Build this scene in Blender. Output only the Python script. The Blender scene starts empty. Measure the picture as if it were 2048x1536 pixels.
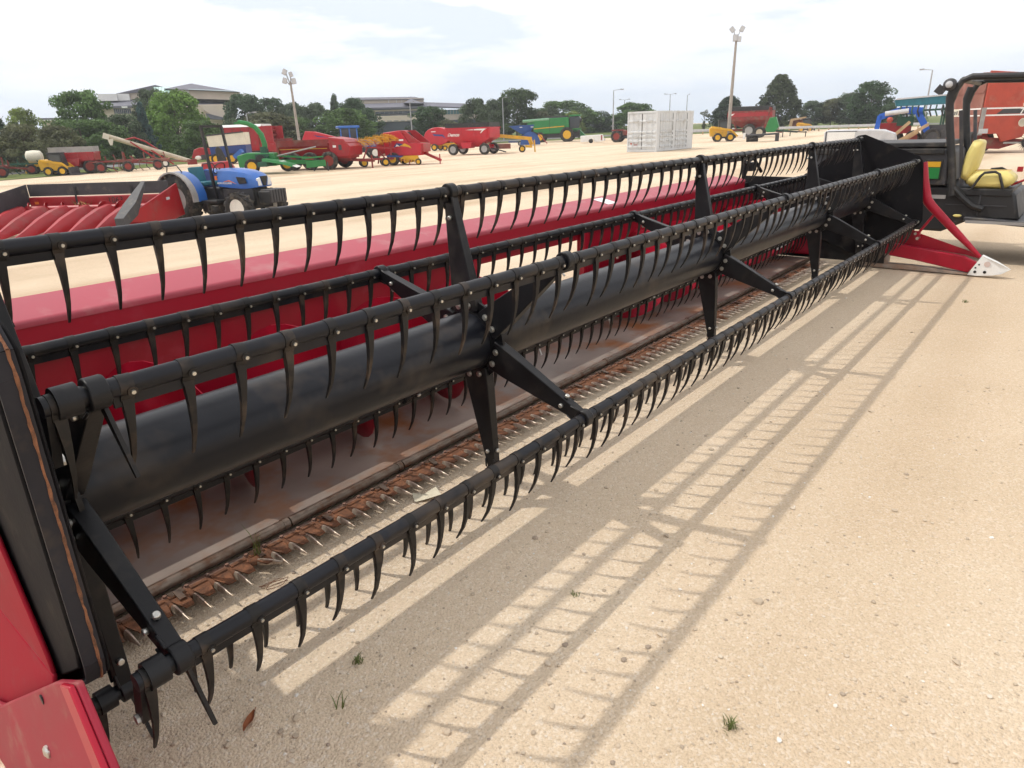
import bpy, bmesh, math, random
import numpy as np
from mathutils import Vector, Matrix
rnd = random.Random(7)
R = math.radians
SC = bpy.context.scene
COL = SC.collection

# ------------------------------------------------------------------ camera
CAM_H = 1.52
CR = Vector((0.63183276, -0.77445207, -0.03180178))
CU = Vector((0.29266511, 0.20037549, 0.93498492))
CF = Vector((0.71772871, 0.60006137, -0.3532589))
FPX = 1351.89
cam = bpy.data.cameras.new('camera'); camo = bpy.data.objects.new('camera', cam); COL.objects.link(camo)
m = Matrix.Identity(4)
for i in range(3):
    m[i][0] = CR[i]; m[i][1] = CU[i]; m[i][2] = -CF[i]
m[2][3] = CAM_H
camo.matrix_world = m
cam.sensor_width = 36.0; cam.lens = 36.0*FPX/2048.0
cam.clip_start = 0.02; cam.clip_end = 4000
SC.camera = camo

# ------------------------------------------------------------------ light
SUN = Vector((-0.35, 0.575, 1.0)).normalized()          # towards the sun
sl = bpy.data.lights.new('sun', 'SUN'); sl.energy = 2.0; sl.angle = R(0.9); sl.color = (1.0, 0.95, 0.87)
so = bpy.data.objects.new('sun', sl); COL.objects.link(so)
so.rotation_euler = SUN.to_track_quat('Z', 'Y').to_euler(); so.location = (-10, 20, 30)
W = bpy.data.worlds.new('World'); SC.world = W; W.use_nodes = True
wt = W.node_tree; wt.nodes.clear()
def N(t, typ, **kw):
    n = t.nodes.new(typ)
    for k, v in kw.items():
        if hasattr(n, k) and k not in ('location',): setattr(n, k, v)
    return n
out = N(wt, 'ShaderNodeOutputWorld'); bg = N(wt, 'ShaderNodeBackground')
sky = N(wt, 'ShaderNodeTexSky', sky_type='NISHITA', sun_disc=False)
sky.sun_elevation = math.asin(SUN.z); sky.sun_rotation = math.atan2(SUN.x, SUN.y)
sky.dust_density = 3.0; sky.air_density = 1.0; sky.ozone_density = 1.0
tc = N(wt, 'ShaderNodeTexCoord')
mp = N(wt, 'ShaderNodeMapping'); mp.inputs['Scale'].default_value = (2.2, 2.2, 9.0)
nz = N(wt, 'ShaderNodeTexNoise'); nz.inputs['Scale'].default_value = 1.7; nz.inputs['Detail'].default_value = 6; nz.inputs['Roughness'].default_value = .55
rp = N(wt, 'ShaderNodeValToRGB'); el = rp.color_ramp.elements
el[0].position = .39; el[0].color = (7.9, 8.5, 9.5, 1); el[1].position = .60; el[1].color = (12.5, 11.8, 11.2, 1)
e = el.new(.46); e.color = (10.3, 10.3, 10.5, 1)
# thin bright cloud overhead, a paler blue veil towards the horizon
sx = N(wt, 'ShaderNodeSeparateXYZ'); hr = N(wt, 'ShaderNodeMapRange'); hr.inputs['From Min'].default_value = 0; hr.inputs['From Max'].default_value = .16
hz = N(wt, 'ShaderNodeMix', data_type='RGBA'); hz.inputs[6].default_value = (7.6, 8.6, 9.9, 1)
mx = N(wt, 'ShaderNodeMix', data_type='RGBA'); mx.inputs[0].default_value = .90
wt.links.new(tc.outputs['Generated'], mp.inputs['Vector']); wt.links.new(mp.outputs[0], nz.inputs['Vector'])
wt.links.new(tc.outputs['Generated'], sx.inputs[0]); wt.links.new(sx.outputs[2], hr.inputs['Value']); wt.links.new(hr.outputs[0], hz.inputs[0])
wt.links.new(nz.outputs['Fac'], rp.inputs[0]); wt.links.new(rp.outputs[0], hz.inputs[7])
wt.links.new(sky.outputs[0], mx.inputs[6]); wt.links.new(hz.outputs[2], mx.inputs[7])
wt.links.new(mx.outputs[2], bg.inputs[0]); bg.inputs[1].default_value = 0.108
wt.links.new(bg.outputs[0], out.inputs[0])
SC.view_settings.view_transform = 'Standard'; SC.view_settings.look = 'None'
SC.view_settings.gamma = 1.0; SC.view_settings.use_curve_mapping = False
SC.view_settings.exposure = 0.17

SC.cycles.use_adaptive_sampling = True; SC.cycles.adaptive_threshold = .03; SC.cycles.use_denoising = True
SC.cycles.max_bounces = 5; SC.cycles.diffuse_bounces = 4; SC.cycles.glossy_bounces = 3; SC.cycles.transmission_bounces = 4; SC.cycles.transparent_max_bounces = 6
SC.cycles.caustics_reflective = False; SC.cycles.caustics_refractive = False

# ------------------------------------------------------------------ helpers
def smooth(a, b, x):
    t = min(1, max(0, (x-a)/(b-a))); return t*t*(3-2*t)
def ground_z(x, y):
    """the header stands on a slight rise; the lot lies a little lower, the land beyond climbs gently"""
    px = min(9.5, max(-2.0, x)); d = math.hypot(x-px, y-1.5)
    D = math.hypot(x, y)
    return -0.45*smooth(3.2, 11, d) + 0.9*smooth(95, 190, D)
def ray(px, py): return CR*((px-1024)/FPX) - CU*((py-768)/FPX) + CF
def ground_at(px, py, z=-.45):
    d = ray(px, py); t = (z-CAM_H)/d.z; q = d*t
    return Vector((q.x, q.y, z))
def col_at(px, dist):
    """point on the ground at a horizontal distance in the direction of an image column (taken at the horizon)"""
    yh = 257-(px-1024)*.034; d = ray(px, yh); l = math.hypot(d.x, d.y)
    x, y = d.x/l*dist, d.y/l*dist
    return Vector((x, y, ground_z(x, y)))
def mpp(p):
    """metres per photo pixel at a point"""
    return (Vector(p)-Vector((0, 0, CAM_H))).dot(CF)/FPX
def facing(p):
    """yaw for which local +x runs to the right as seen from the camera, local +y away from it"""
    return math.atan2(-p[0], p[1])
def top_z(p, px, py):
    """height at which the ray through a pixel passes over p"""
    d = ray(px, py); return CAM_H + d.z/math.hypot(d.x, d.y)*math.hypot(p[0], p[1])

class MB:
    def __init__(s): s.v = []; s.f = []; s.m = []; s.cur = 0
    def add(s, vs, fs):
        o = len(s.v); s.v += [tuple(a) for a in vs]; s.f += [tuple(i+o for i in f) for f in fs]; s.m += [s.cur]*len(fs); return s
    def mat(s, i): s.cur = i; return s
    def box(s, c, d, rz=0, ry=0, rx=0):
        M = Matrix.Rotation(rz, 3, 'Z') @ Matrix.Rotation(ry, 3, 'Y') @ Matrix.Rotation(rx, 3, 'X')
        vs = [Vector(c)+M @ Vector((x*d[0]/2, y*d[1]/2, z*d[2]/2)) for x in (-1, 1) for y in (-1, 1) for z in (-1, 1)]
        return s.add(vs, [(0, 1, 3, 2), (4, 6, 7, 5), (0, 4, 5, 1), (2, 3, 7, 6), (0, 2, 6, 4), (1, 5, 7, 3)])
    def bb(s, x0, x1, y0, y1, z0, z1): return s.box(((x0+x1)/2, (y0+y1)/2, (z0+z1)/2), (x1-x0, y1-y0, z1-z0))
    def bar(s, a, b, w, h=None, up=(0, 0, 1), w1=None, h1=None):
        """straight bar of rectangular section from a to b; w across, h along up"""
        a, b = Vector(a), Vector(b); h = w if h is None else h; w1 = w if w1 is None else w1; h1 = h if h1 is None else h1
        d = (b-a).normalized(); up = Vector(up)
        sx = d.cross(up)
        if sx.length < 1e-4: sx = d.cross(Vector((1, 0, 0)))
        sx.normalize(); uz = sx.cross(d)
        vs = []
        for p, ww, hh in ((a, w, h), (b, w1, h1)):
            for i, j in ((-1, -1), (1, -1), (1, 1), (-1, 1)): vs.append(p+sx*(i*ww/2)+uz*(j*hh/2))
        return s.add(vs, [(0, 3, 2, 1), (4, 5, 6, 7), (0, 1, 5, 4), (1, 2, 6, 5), (2, 3, 7, 6), (3, 0, 4, 7)])
    def cyl(s, a, b, r, r1=None, n=12, cap=True):
        a, b = Vector(a), Vector(b); r1 = r if r1 is None else r1
        d = (b-a).normalized(); t = Vector((0, 0, 1)) if abs(d.z) < .9 else Vector((1, 0, 0))
        x = d.cross(t).normalized(); y = d.cross(x)
        vs = []
        for p, rr in ((a, r), (b, r1)):
            for i in range(n):
                q = 2*math.pi*i/n; vs.append(p+x*(rr*math.cos(q))+y*(rr*math.sin(q)))
        fs = [(i, (i+1) % n, n+(i+1) % n, n+i) for i in range(n)]
        if cap: fs += [tuple(range(n))[::-1], tuple(range(n, 2*n))]
        return s.add(vs, fs)
    def pipe(s, pts, r, n=8, cap=True, rs=None):
        pts = [Vector(p) for p in pts]; k = len(pts); vs = []
        px = None
        for i, p in enumerate(pts):
            d = (pts[min(i+1, k-1)]-pts[max(i-1, 0)]).normalized()
            if px is None:
                t = Vector((0, 0, 1)) if abs(d.z) < .9 else Vector((1, 0, 0)); x = d.cross(t).normalized()
            else:
                x = (px-d*px.dot(d)).normalized()
            px = x; y = d.cross(x); rr = rs[i] if rs else r
            for j in range(n):
                q = 2*math.pi*j/n; vs.append(p+x*(rr*math.cos(q))+y*(rr*math.sin(q)))
        fs = [(i*n+j, i*n+(j+1) % n, (i+1)*n+(j+1) % n, (i+1)*n+j) for i in range(k-1) for j in range(n)]
        if cap: fs += [tuple(range(n))[::-1], tuple(range((k-1)*n, k*n))]
        return s.add(vs, fs)
    def prism(s, poly, ax, a, b):
        """2-D polygon extruded along an axis; poly holds the two other coordinates in x,y,z order"""
        n = len(poly); vs = []
        for t in (a, b):
            for u, w in poly:
                vs.append({'x': (t, u, w), 'y': (u, t, w), 'z': (u, w, t)}[ax])
        return s.add(vs, [(i, (i+1) % n, n+(i+1) % n, n+i) for i in range(n)]+[tuple(range(n))[::-1], tuple(range(n, 2*n))])
    def loft(s, rings, cap=True):
        n = len(rings[0]); vs = [p for r_ in rings for p in r_]
        fs = [(i*n+j, i*n+(j+1) % n, (i+1)*n+(j+1) % n, (i+1)*n+j) for i in range(len(rings)-1) for j in range(n)]
        if cap: fs += [tuple(range(n))[::-1], tuple(range((len(rings)-1)*n, len(rings)*n))]
        return s.add(vs, fs)
    def lathe(s, prof, c, ax='y', n=20):
        """profile [(axial, radius)] turned round an axis through c"""
        rings = []
        for a, r_ in prof:
            ring = []
            for i in range(n):
                q = 2*math.pi*i/n; u, w = r_*math.cos(q), r_*math.sin(q)
                ring.append({'x': (c[0]+a, c[1]+u, c[2]+w), 'y': (c[0]+u, c[1]+a, c[2]+w), 'z': (c[0]+u, c[1]+w, c[2]+a)}[ax])
            rings.append(ring)
        return s.loft(rings)
    def ball(s, c, r_, n=8, sc=(1, 1, 1)):
        rings = []
        for i in range(1, n):
            t = math.pi*i/n
            rings.append([(c[0]+r_*sc[0]*math.sin(t)*math.cos(2*math.pi*j/(n+2)), c[1]+r_*sc[1]*math.sin(t)*math.sin(2*math.pi*j/(n+2)), c[2]+r_*sc[2]*math.cos(t)) for j in range(n+2)])
        return s.loft(rings)
    def mesh(s, name, mats, ang=35):
        me = bpy.data.meshes.new(name); me.from_pydata(s.v, [], s.f)
        for k in (mats if isinstance(mats, (list, tuple)) else [mats]): me.materials.append(k)
        if any(s.m): me.polygons.foreach_set('material_index', s.m)
        bm = bmesh.new(); bm.from_mesh(me); bmesh.ops.recalc_face_normals(bm, faces=bm.faces); bm.to_mesh(me); bm.free()
        me.shade_smooth(); me.set_sharp_from_angle(angle=R(ang))
        me.update(); return me
    def build(s, name, mats, parent=None, bevel=0, ang=35):
        return obj(name, s.mesh(name, mats, ang), parent, bevel)
def obj(name, me, parent=None, bevel=0):
    o = bpy.data.objects.new(name, me); COL.objects.link(o)
    if parent is not None: o.parent = parent
    if bevel:
        b = o.modifiers.new('bevel', 'BEVEL'); b.width = bevel; b.segments = 2; b.limit_method = 'ANGLE'; b.angle_limit = R(40)
    return o
def tag(o, label=None, cat=None, group=None, kind=None):
    if label: o['label'] = label
    if cat: o['category'] = cat
    if group: o['group'] = group
    if kind: o['kind'] = kind
    return o
def thing(name, label, cat, loc=(0, 0, 0), rz=0, group=None, sc=1):
    o = bpy.data.objects.new(name, None); COL.objects.link(o); o.location = loc; o.rotation_euler = (0, 0, rz); o.scale = (sc,)*3
    o.empty_display_size = .2
    return tag(o, label, cat, group)
def text_mesh(txt, size, mat, name, parent, M, bold=.0, shear=0, thick=.002):
    cu = bpy.data.curves.new(name, 'FONT'); cu.body = txt; cu.size = size; cu.offset = bold; cu.shear = shear; cu.extrude = thick; cu.align_x = 'CENTER'; cu.align_y = 'CENTER'
    cu.resolution_u = 3
    to = bpy.data.objects.new(name, cu); COL.objects.link(to)
    dg = bpy.context.evaluated_depsgraph_get(); me = bpy.data.meshes.new_from_object(to.evaluated_get(dg))
    bpy.data.objects.remove(to); bpy.data.curves.remove(cu)
    me.materials.clear(); me.materials.append(mat); me.transform(M)
    return obj(name, me, parent)
def plane_M(o, x, y):
    """matrix whose local x,y follow two directions at origin o"""
    x, y = Vector(x).normalized(), Vector(y).normalized(); z = x.cross(y)
    M = Matrix.Identity(4)
    for i in range(3): M[i][0] = x[i]; M[i][1] = y[i]; M[i][2] = z[i]; M[i][3] = o[i]
    return M

# ------------------------------------------------------------------ materials
MATS = {}
def mat(name, base, rough=.5, metal=0, var=.12, scale=6, dirt=None, dirt_amt=0, dirt_scale=3, bump=.0, bscale=60, spec=.5, coat=0):
    """paint or metal with cloudy tone variation, patches of dirt or rust, uneven gloss and fine relief"""
    M = bpy.data.materials.new(name); M.use_nodes = True; t = M.node_tree; b = t.nodes['Principled BSDF']
    tc = N(t, 'ShaderNodeTexCoord'); g = N(t, 'ShaderNodeNewGeometry')
    n1 = N(t, 'ShaderNodeTexNoise'); n1.inputs['Scale'].default_value = scale; n1.inputs['Detail'].default_value = 3
    t.links.new(g.outputs['Position'], n1.inputs['Vector'])
    mr = N(t, 'ShaderNodeMapRange'); mr.inputs['From Min'].default_value = .25; mr.inputs['From Max'].default_value = .75
    mr.inputs['To Min'].default_value = 1-var; mr.inputs['To Max'].default_value = 1+var
    t.links.new(n1.outputs['Fac'], mr.inputs['Value'])
    vm = N(t, 'ShaderNodeVectorMath', operation='SCALE'); vm.inputs[0].default_value = base[:3]
    t.links.new(mr.outputs[0], vm.inputs['Scale']); last = vm.outputs[0]
    rm = N(t, 'ShaderNodeMapRange'); rm.inputs['To Min'].default_value = max(.05, rough-.1); rm.inputs['To Max'].default_value = min(1, rough+.12)
    t.links.new(n1.outputs['Fac'], rm.inputs['Value'])
    if dirt is not None:
        n2 = N(t, 'ShaderNodeTexNoise'); n2.inputs['Scale'].default_value = dirt_scale; n2.inputs['Detail'].default_value = 4; n2.inputs['Roughness'].default_value = .65
        t.links.new(g.outputs['Position'], n2.inputs['Vector'])
        cr = N(t, 'ShaderNodeMapRange'); cr.inputs['From Min'].default_value = .72-.45*dirt_amt; cr.inputs['From Max'].default_value = .82-.25*dirt_amt
        t.links.new(n2.outputs['Fac'], cr.inputs['Value'])
        mx = N(t, 'ShaderNodeMix', data_type='RGBA'); mx.inputs[7].default_value = (*dirt[:3], 1)
        t.links.new(cr.outputs[0], mx.inputs[0]); t.links.new(last, mx.inputs[6]); last = mx.outputs[2]
    t.links.new(last, b.inputs['Base Color']); t.links.new(rm.outputs[0], b.inputs['Roughness'])
    b.inputs['Metallic'].default_value = metal; b.inputs['Specular IOR Level'].default_value = spec
    if coat: b.inputs['Coat Weight'].default_value = coat; b.inputs['Coat Roughness'].default_value = .15
    if bump:
        n3 = N(t, 'ShaderNodeTexNoise'); n3.inputs['Scale'].default_value = bscale; n3.inputs['Detail'].default_value = 1
        t.links.new(g.outputs['Position'], n3.inputs['Vector'])
        bp = N(t, 'ShaderNodeBump'); bp.inputs['Strength'].default_value = bump; bp.inputs['Distance'].default_value = .01
        t.links.new(n3.outputs['Fac'], bp.inputs['Height']); t.links.new(bp.outputs[0], b.inputs['Normal'])
    MATS[name] = M; return M
dust = (.42, .34, .25)
rust = (.16, .05, .018)
mat('black', (.006, .006, .0075), .42, spec=.32, var=.25, scale=9, dirt=(.030, .026, .023), dirt_amt=.40, dirt_scale=5, bump=.03, bscale=120)
mat('black_tine', (.009, .008, .008), .48, spec=.32, var=.25, scale=14, dirt=(.06, .042, .030), dirt_amt=.45, dirt_scale=9)
mat('black_tube', (.006, .0068, .0105), .34, spec=.3, var=.3, scale=5, dirt=(.045, .035, .028), dirt_amt=.42, dirt_scale=3, bump=.04, bscale=40)
mat('red', (.34, .006, .024), .33, var=.10, scale=3, dirt=(.38, .03, .055), dirt_amt=.3, dirt_scale=4, bump=.02, bscale=30, spec=.32)
mat('red_faded_sheen', (.38, .055, .080), .42, var=.08, scale=2, dirt=(.40, .13, .14), dirt_amt=.35, dirt_scale=5, spec=.4)  # faded red, with the pinkish sheen of the sky mixed into the colour
mat('black_matte', (.006, .0055, .007), .75, var=.3, scale=9, dirt=(.022, .018, .016), dirt_amt=.4, dirt_scale=8, bump=.05, bscale=90, spec=.15)
mat('red_matte', (.27, .008, .022), .6, var=.12, scale=4, dirt=(.24, .04, .045), dirt_amt=.35, dirt_scale=7, spec=.12, bump=.03, bscale=40)
mat('red_dull', (.24, .012, .018), .5, var=.2, scale=4, dirt=(.2, .12, .09), dirt_amt=.35, dirt_scale=5)
mat('zinc', (.55, .54, .5), .35, .9, var=.15, scale=60)
mat('steel_pan', (.29, .24, .205), .45, .2, var=.35, scale=2.2, dirt=(.30, .125, .045), dirt_amt=.52, dirt_scale=2.6, bump=.05, bscale=30)
mat('steel_pipe', (.18, .14, .11), .36, .6, var=.4, scale=12, dirt=(.13, .06, .03), dirt_amt=.55, dirt_scale=14, bump=.06, bscale=70)
mat('rust', (.19, .078, .036), .85, var=.45, scale=30, dirt=(.09, .04, .022), dirt_amt=.55, dirt_scale=40, bump=.25, bscale=200)
mat('rust_bar', (.22, .12, .085), .8, var=.4, scale=14, dirt=(.2, .16, .13), dirt_amt=.45, dirt_scale=18, bump=.2, bscale=150)
mat('guard_steel', (.56, .47, .38), .33, .45, var=.3, scale=40, dirt=(.2, .09, .04), dirt_amt=.42, dirt_scale=45)
mat('white_paint', (.8, .8, .78), .4, var=.05)
mat('grass_blade', (.12, .145, .035), .6, var=.3, scale=20)
# ------------------------------------------------------------------ ground
def gravel_material():
    M = bpy.data.materials.new('gravel'); M.use_nodes = True; t = M.node_tree; b = t.nodes['Principled BSDF']; L = t.links.new
    g = N(t, 'ShaderNodeNewGeometry'); P = g.outputs['Position']
    def noise(sc, det=4, ro=.55):
        n = N(t, 'ShaderNodeTexNoise'); n.inputs['Scale'].default_value = sc; n.inputs['Detail'].default_value = det; n.inputs['Roughness'].default_value = ro; L(P, n.inputs['Vector']); return n
    def ramp(src, pts):
        r_ = N(t, 'ShaderNodeValToRGB'); L(src, r_.inputs[0]); el = r_.color_ramp.elements
        el[0].position, el[0].color = pts[0][0], (*pts[0][1], 1); el[1].position, el[1].color = pts[-1][0], (*pts[-1][1], 1)
        for p_, c_ in pts[1:-1]: q = el.new(p_); q.color = (*c_, 1)
        return r_
    def mixc(f, a, b_, mode='MIX'):
        m_ = N(t, 'ShaderNodeMix', data_type='RGBA', blend_type=mode)
        if isinstance(f, float): m_.inputs[0].default_value = f
        else: L(f, m_.inputs[0])
        for i, s_ in ((6, a), (7, b_)):
            if isinstance(s_, tuple): m_.inputs[i].default_value = (*s_, 1)
            else: L(s_, m_.inputs[i])
        return m_.outputs[2]
    big = noise(.7, 3)
    base = ramp(big.outputs['Fac'], [(.3, (0.573, 0.458, 0.336)), (.5, (0.640, 0.512, 0.384)), (.7, (0.689, 0.573, 0.445))]).outputs[0]
    gn = noise(150, 2, .7)
    grain = ramp(gn.outputs['Fac'], [(.28, (.66, .63, .60)), (.45, (.98, .98, .98)), (.75, (1.12, 1.12, 1.10))]).outputs[0]
    c = mixc(1.0, base, grain, 'MULTIPLY')
    # small stones, each its own tone
    vo = N(t, 'ShaderNodeTexVoronoi'); vo.inputs['Scale'].default_value = 125; L(P, vo.inputs['Vector'])
    sep = N(t, 'ShaderNodeSeparateColor'); L(vo.outputs['Color'], sep.inputs[0])
    stone = ramp(sep.outputs[0], [(0, (0.488, 0.390, 0.287)), (.2, (0.634, 0.512, 0.378)), (.75, (0.701, 0.580, 0.445)), (.97, (0.830, 0.769, 0.695))]).outputs[0]
    c = mixc(.38, c, stone)
    # long drive streaks on the lot, stretched along the lanes
    mp = N(t, 'ShaderNodeMapping'); mp.inputs['Rotation'].default_value = (0, 0, R(55)); mp.inputs['Scale'].default_value = (.035, .45, 1); L(P, mp.inputs['Vector'])
    ns = N(t, 'ShaderNodeTexNoise'); ns.inputs['Scale'].default_value = 1.0; ns.inputs['Detail'].default_value = 3; L(mp.outputs[0], ns.inputs['Vector'])
    st = ramp(ns.outputs['Fac'], [(.34, (.80, .75, .70)), (.49, (.98, .97, .96)), (.62, (1.03, 1.03, 1.04))]).outputs[0]
    c = mixc(1.0, c, st, 'MULTIPLY'); c = mixc(1.0, c, (1.03, 1.03, 1.0), 'MULTIPLY')
    L(c, b.inputs['Base Color']); b.inputs['Roughness'].default_value = .95; b.inputs['Specular IOR Level'].default_value = .1
    # relief: stones and grit
    a2 = N(t, 'ShaderNodeMath', operation='MULTIPLY_ADD'); L(vo.outputs['Distance'], a2.inputs[0]); a2.inputs[1].default_value = -.7; L(gn.outputs['Fac'], a2.inputs[2])
    bp = N(t, 'ShaderNodeBump'); bp.inputs['Strength'].default_value = .75; bp.inputs['Distance'].default_value = .008; L(a2.outputs[0], bp.inputs['Height']); L(bp.outputs[0], b.inputs['Normal'])
    return M
GRAVEL = gravel_material()
def sheet(name, rs, ths, zoff, material, zf=ground_z):
    """polar sheet following the land; rs(theta) gives the ring distances"""
    v = []; f = []; n = None
    for th in ths:
        r_ = rs(th); n = len(r_)
        for d in r_:
            x, y = d*math.cos(th), d*math.sin(th); v.append((x, y, zf(x, y)+zoff))
    for i in range(len(ths)-1):
        for j in range(n-1): f.append((i*n+j, i*n+j+1, (i+1)*n+j+1, (i+1)*n+j))
    mb = MB(); mb.add(v, f); return mb.build(name, material, ang=180)
rings = [0.0]+[0.35*1.16**i for i in range(54)]
o = sheet('ground', lambda th: rings, [2*math.pi*i/160 for i in range(161)], 0, GRAVEL); tag(o, 'pale tan gravel lot', kind='structure')
# ------------------------------------------------------------------ grain header (foreground)
XN, XF = .27, 7.98                      # inner faces of the two ends
RY, RZ, RR, PH = 1.795, .732, .576, R(8.18)
def bat_yz(k, r_=RR):
    a = R(90-60*k)+PH; return RY-r_*math.cos(a), RZ+r_*math.sin(a)
HD = thing('grain_header', 'long red grain header with black six-bat pickup reel across the gravel foreground', 'header', (4, 2.4, 0))
HD_INV = Matrix.Translation((-4, -2.4, 0))
def hpart(mb, name, mats, parent=None, bevel=0, label=None, kind=None, ang=35):
    """parts of the header are written in world coordinates and moved under its base"""
    me = mb.mesh(name, mats, ang)
    if parent is None: me.transform(HD_INV)
    else: me.transform(HD_INV)
    o = obj(name, me, HD if parent is None else parent, bevel)
    if label: o['label'] = label
    if kind: o['kind'] = kind
    return o
B, BT, BU, RED, ZN = MATS['black'], MATS['black_tine'], MATS['black_tube'], MATS['red'], MATS['zinc']
# back beam, red sheet-metal box with a sloped top
b = MB(); prof = [(2.90, .78), (2.90, .905), (2.912, .918), (3.12, .965), (3.14, .95), (3.14, .70), (2.97, .70), (2.97, .78)]
b.prism(prof, 'x', XN, 7.55); BEAM = hpart(b, 'back_beam', RED, bevel=.006)
b = MB(); b.add([(4.78, 2.93, .9300), (4.92, 2.93, .9300), (4.92, 3.08, .9640), (4.78, 3.08, .9640)], [(0, 1, 2, 3)]); hpart(b, 'decal', MATS['white_paint'], BEAM)
b = MB(); b.bb(7.56, 7.93, 3.0, 3.12, .74, .86); b.bb(7.6, 7.9, 2.98, 3.1, .60, .66); b.cyl((7.62, 2.95, .9), (7.62, 2.95, 1.12), .02); b.pipe([(7.60, 2.94, 1.08), (7.75, 2.9, 1.13), (7.9, 2.86, .98)], .018); b.bb(7.66, 7.8, 2.88, 2.97, 1.0, 1.09)
hpart(b, 'hose_bracket', B)
b = MB(); b.prism([(2.8965, .895), (2.8965, .910), (2.899, .917), (2.905, .9222), (2.912, .9245), (3.117, .9700), (3.117, .9668), (2.913, .9205), (2.9035, .9135), (2.8992, .905), (2.8992, .895)], 'x', XN+.005, 7.545); hpart(b, 'top_cover', MATS['red_faded_sheen'], label='faded red top of the back beam with pinkish sky sheen painted in')  # thin sheet added over the beam to carry faded red and painted sky sheen
# back sheets either side of the feeder opening, and sill below it
OX0, OX1 = 3.19, 4.39
for x0, x1 in ((XN, OX0), (OX1, XF-.01)):
    b = MB(); b.prism([(2.955, .10), (2.955, .775), (2.967, .775), (2.967, .10)], 'x', x0, x1); hpart(b, 'back_sheet', RED)
b = MB(); b.bb(OX0+.002, OX1-.002, 2.956, 2.966, .70, .774); hpart(b, 'opening_lintel', RED)
for x in (OX0-.03, OX1+.03):
    b = MB(); b.bb(x-.025, x+.025, 2.90, 2.952, .12, .775); hpart(b, 'opening_post', RED, bevel=.004)
b = MB(); b.bb(XN+.01, 7.5, 2.94, 2.953, .742, .75); hpart(b, 'seam_rib', RED)
# trough floor: curved under the auger, then the flat pan
b = MB(); AY, AZ = 2.665, .402
sec = [(AY+.345*math.cos(q), AZ+.345*math.sin(q)) for q in [R(-12-11*i) for i in range(8)]]
sec += [(2.44, .060), (2.245, .058), (2.24, .03), (2.44, .034)]+[(AY+.366*math.cos(q), AZ+.366*math.sin(q)) for q in [R(-89+11*i) for i in range(8)]]
b.prism(sec, 'x', XN+.004, XF-.012); hpart(b, 'floor_pan', MATS['steel_pan'])
# rolled pipe along the front lip, in lengths with couplings
PX = [XN+.01]+[.62+.605*i for i in range(12)]+[XF-.02]
for i in range(len(PX)-1):
    b = MB(); b.cyl((PX[i]+.004, 2.222, .064), (PX[i+1]-.004, 2.222, .064), .0225, n=14)
    b.cyl((PX[i+1]-.03, 2.222, .064), (PX[i+1]-.004, 2.222, .064), .0255, n=14)
    hpart(b, 'lip_pipe', MATS['steel_pipe'])
# auger: drum, helical flighting right- and left-handed, fingers in the middle
b = MB(); b.cyl((XN+.02, AY, AZ), (XF-.03, AY, AZ), .122, n=28); AUG = hpart(b, 'auger', RED)
def flight(x0, x1, hand, ph):
    pitch = .62; n = int((x1-x0)/pitch*26); vs = []; fs = []
    for i in range(n+1):
        x = x0+(x1-x0)*i/n; q = hand*2*math.pi*(x-x0)/pitch+ph
        for r_, dx in ((.119, 0), (.328, 0), (.328, .005), (.119, .005)): vs.append((x+dx, AY+r_*math.cos(q), AZ+r_*math.sin(q)))
    for i in range(n):
        for j in range(4): fs.append((i*4+j, i*4+(j+1) % 4, i*4+4+(j+1) % 4, i*4+4+j))
    m_ = MB(); m_.add(vs, fs); return m_
hpart(flight(XN+.03, 3.05, 1, R(-90)-2*math.pi*(.687-XN-.03)/.62), 'flighting', RED, AUG)
hpart(flight(4.55, XF-.04, -1, R(-60)), 'flighting', RED, AUG)
for i in range(12):
    x = 3.1+.125*i; q = R(40+i*103)
    b = MB(); b.cyl((x, AY+.17*math.cos(q), AZ+.17*math.sin(q)), (x, AY+.30*math.cos(q), AZ+.30*math.sin(q)), .008, n=8); hpart(b, 'auger_finger', ZN, AUG)
# cutter bar: rusty bar, knife sections, guards and bolts one by one
b = MB(); b.bb(XN+.01, XF-.02, 2.148, 2.198, .032, .042); b.bb(XN+.011, XF-.021, 2.183, 2.203, .012, .0315)
CB = hpart(b, 'cutter_bar', MATS['rust_bar'])
kn = MB(); kn.add([(-.036, .03, 0), (.036, .03, 0), (.017, -.068, 0), (-.012, -.068, 0), (-.036, .03, .003), (.036, .03, .003), (.017, -.068, .004), (-.012, -.068, .004)],
      [(0, 3, 2, 1), (4, 5, 6, 7), (0, 1, 5, 4), (1, 2, 6, 5), (2, 3, 7, 6), (3, 0, 4, 7)])
kn.add([(-.030, .03, .0036), (.030, .03, .0036), (.030, .012, .0036), (-.030, .012, .0036), (-.030, .03, .009), (.030, .03, .009), (.030, .014, .009), (-.030, .014, .009)], [(0, 3, 2, 1), (4, 5, 6, 7), (0, 1, 5, 4), (1, 2, 6, 5), (2, 3, 7, 6), (3, 0, 4, 7)])
KN = kn.mesh('knife_section', MATS['rust'])
gd = MB()
def ring(y, w, z0, z1): return [(-w, y, z0), (w, y, z0), (w*.8, y, (z0+z1)/2+.002), (w*.35, y, z1), (-w*.35, y, z1), (-w*.8, y, (z0+z1)/2+.002)]
gd.loft([ring(-.030, .0088, -.006, .012), ring(-.050, .0092, -.008, .0155), ring(-.080, .0078, -.005, .0145), ring(-.112, .0050, .0, .0115), ring(-.140, .0018, .003, .0070)]); gd.mat(1); gd.loft([ring(.03, .0125, -.010, .005), ring(.0, .0125, -.011, .009), ring(-.029, .0105, -.009, .0105)])
GD = gd.mesh('knife_guard', [MATS['guard_steel'], MATS['rust']], 60)
GD2 = GD.copy(); GD2.materials[0] = MATS['rust']
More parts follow.
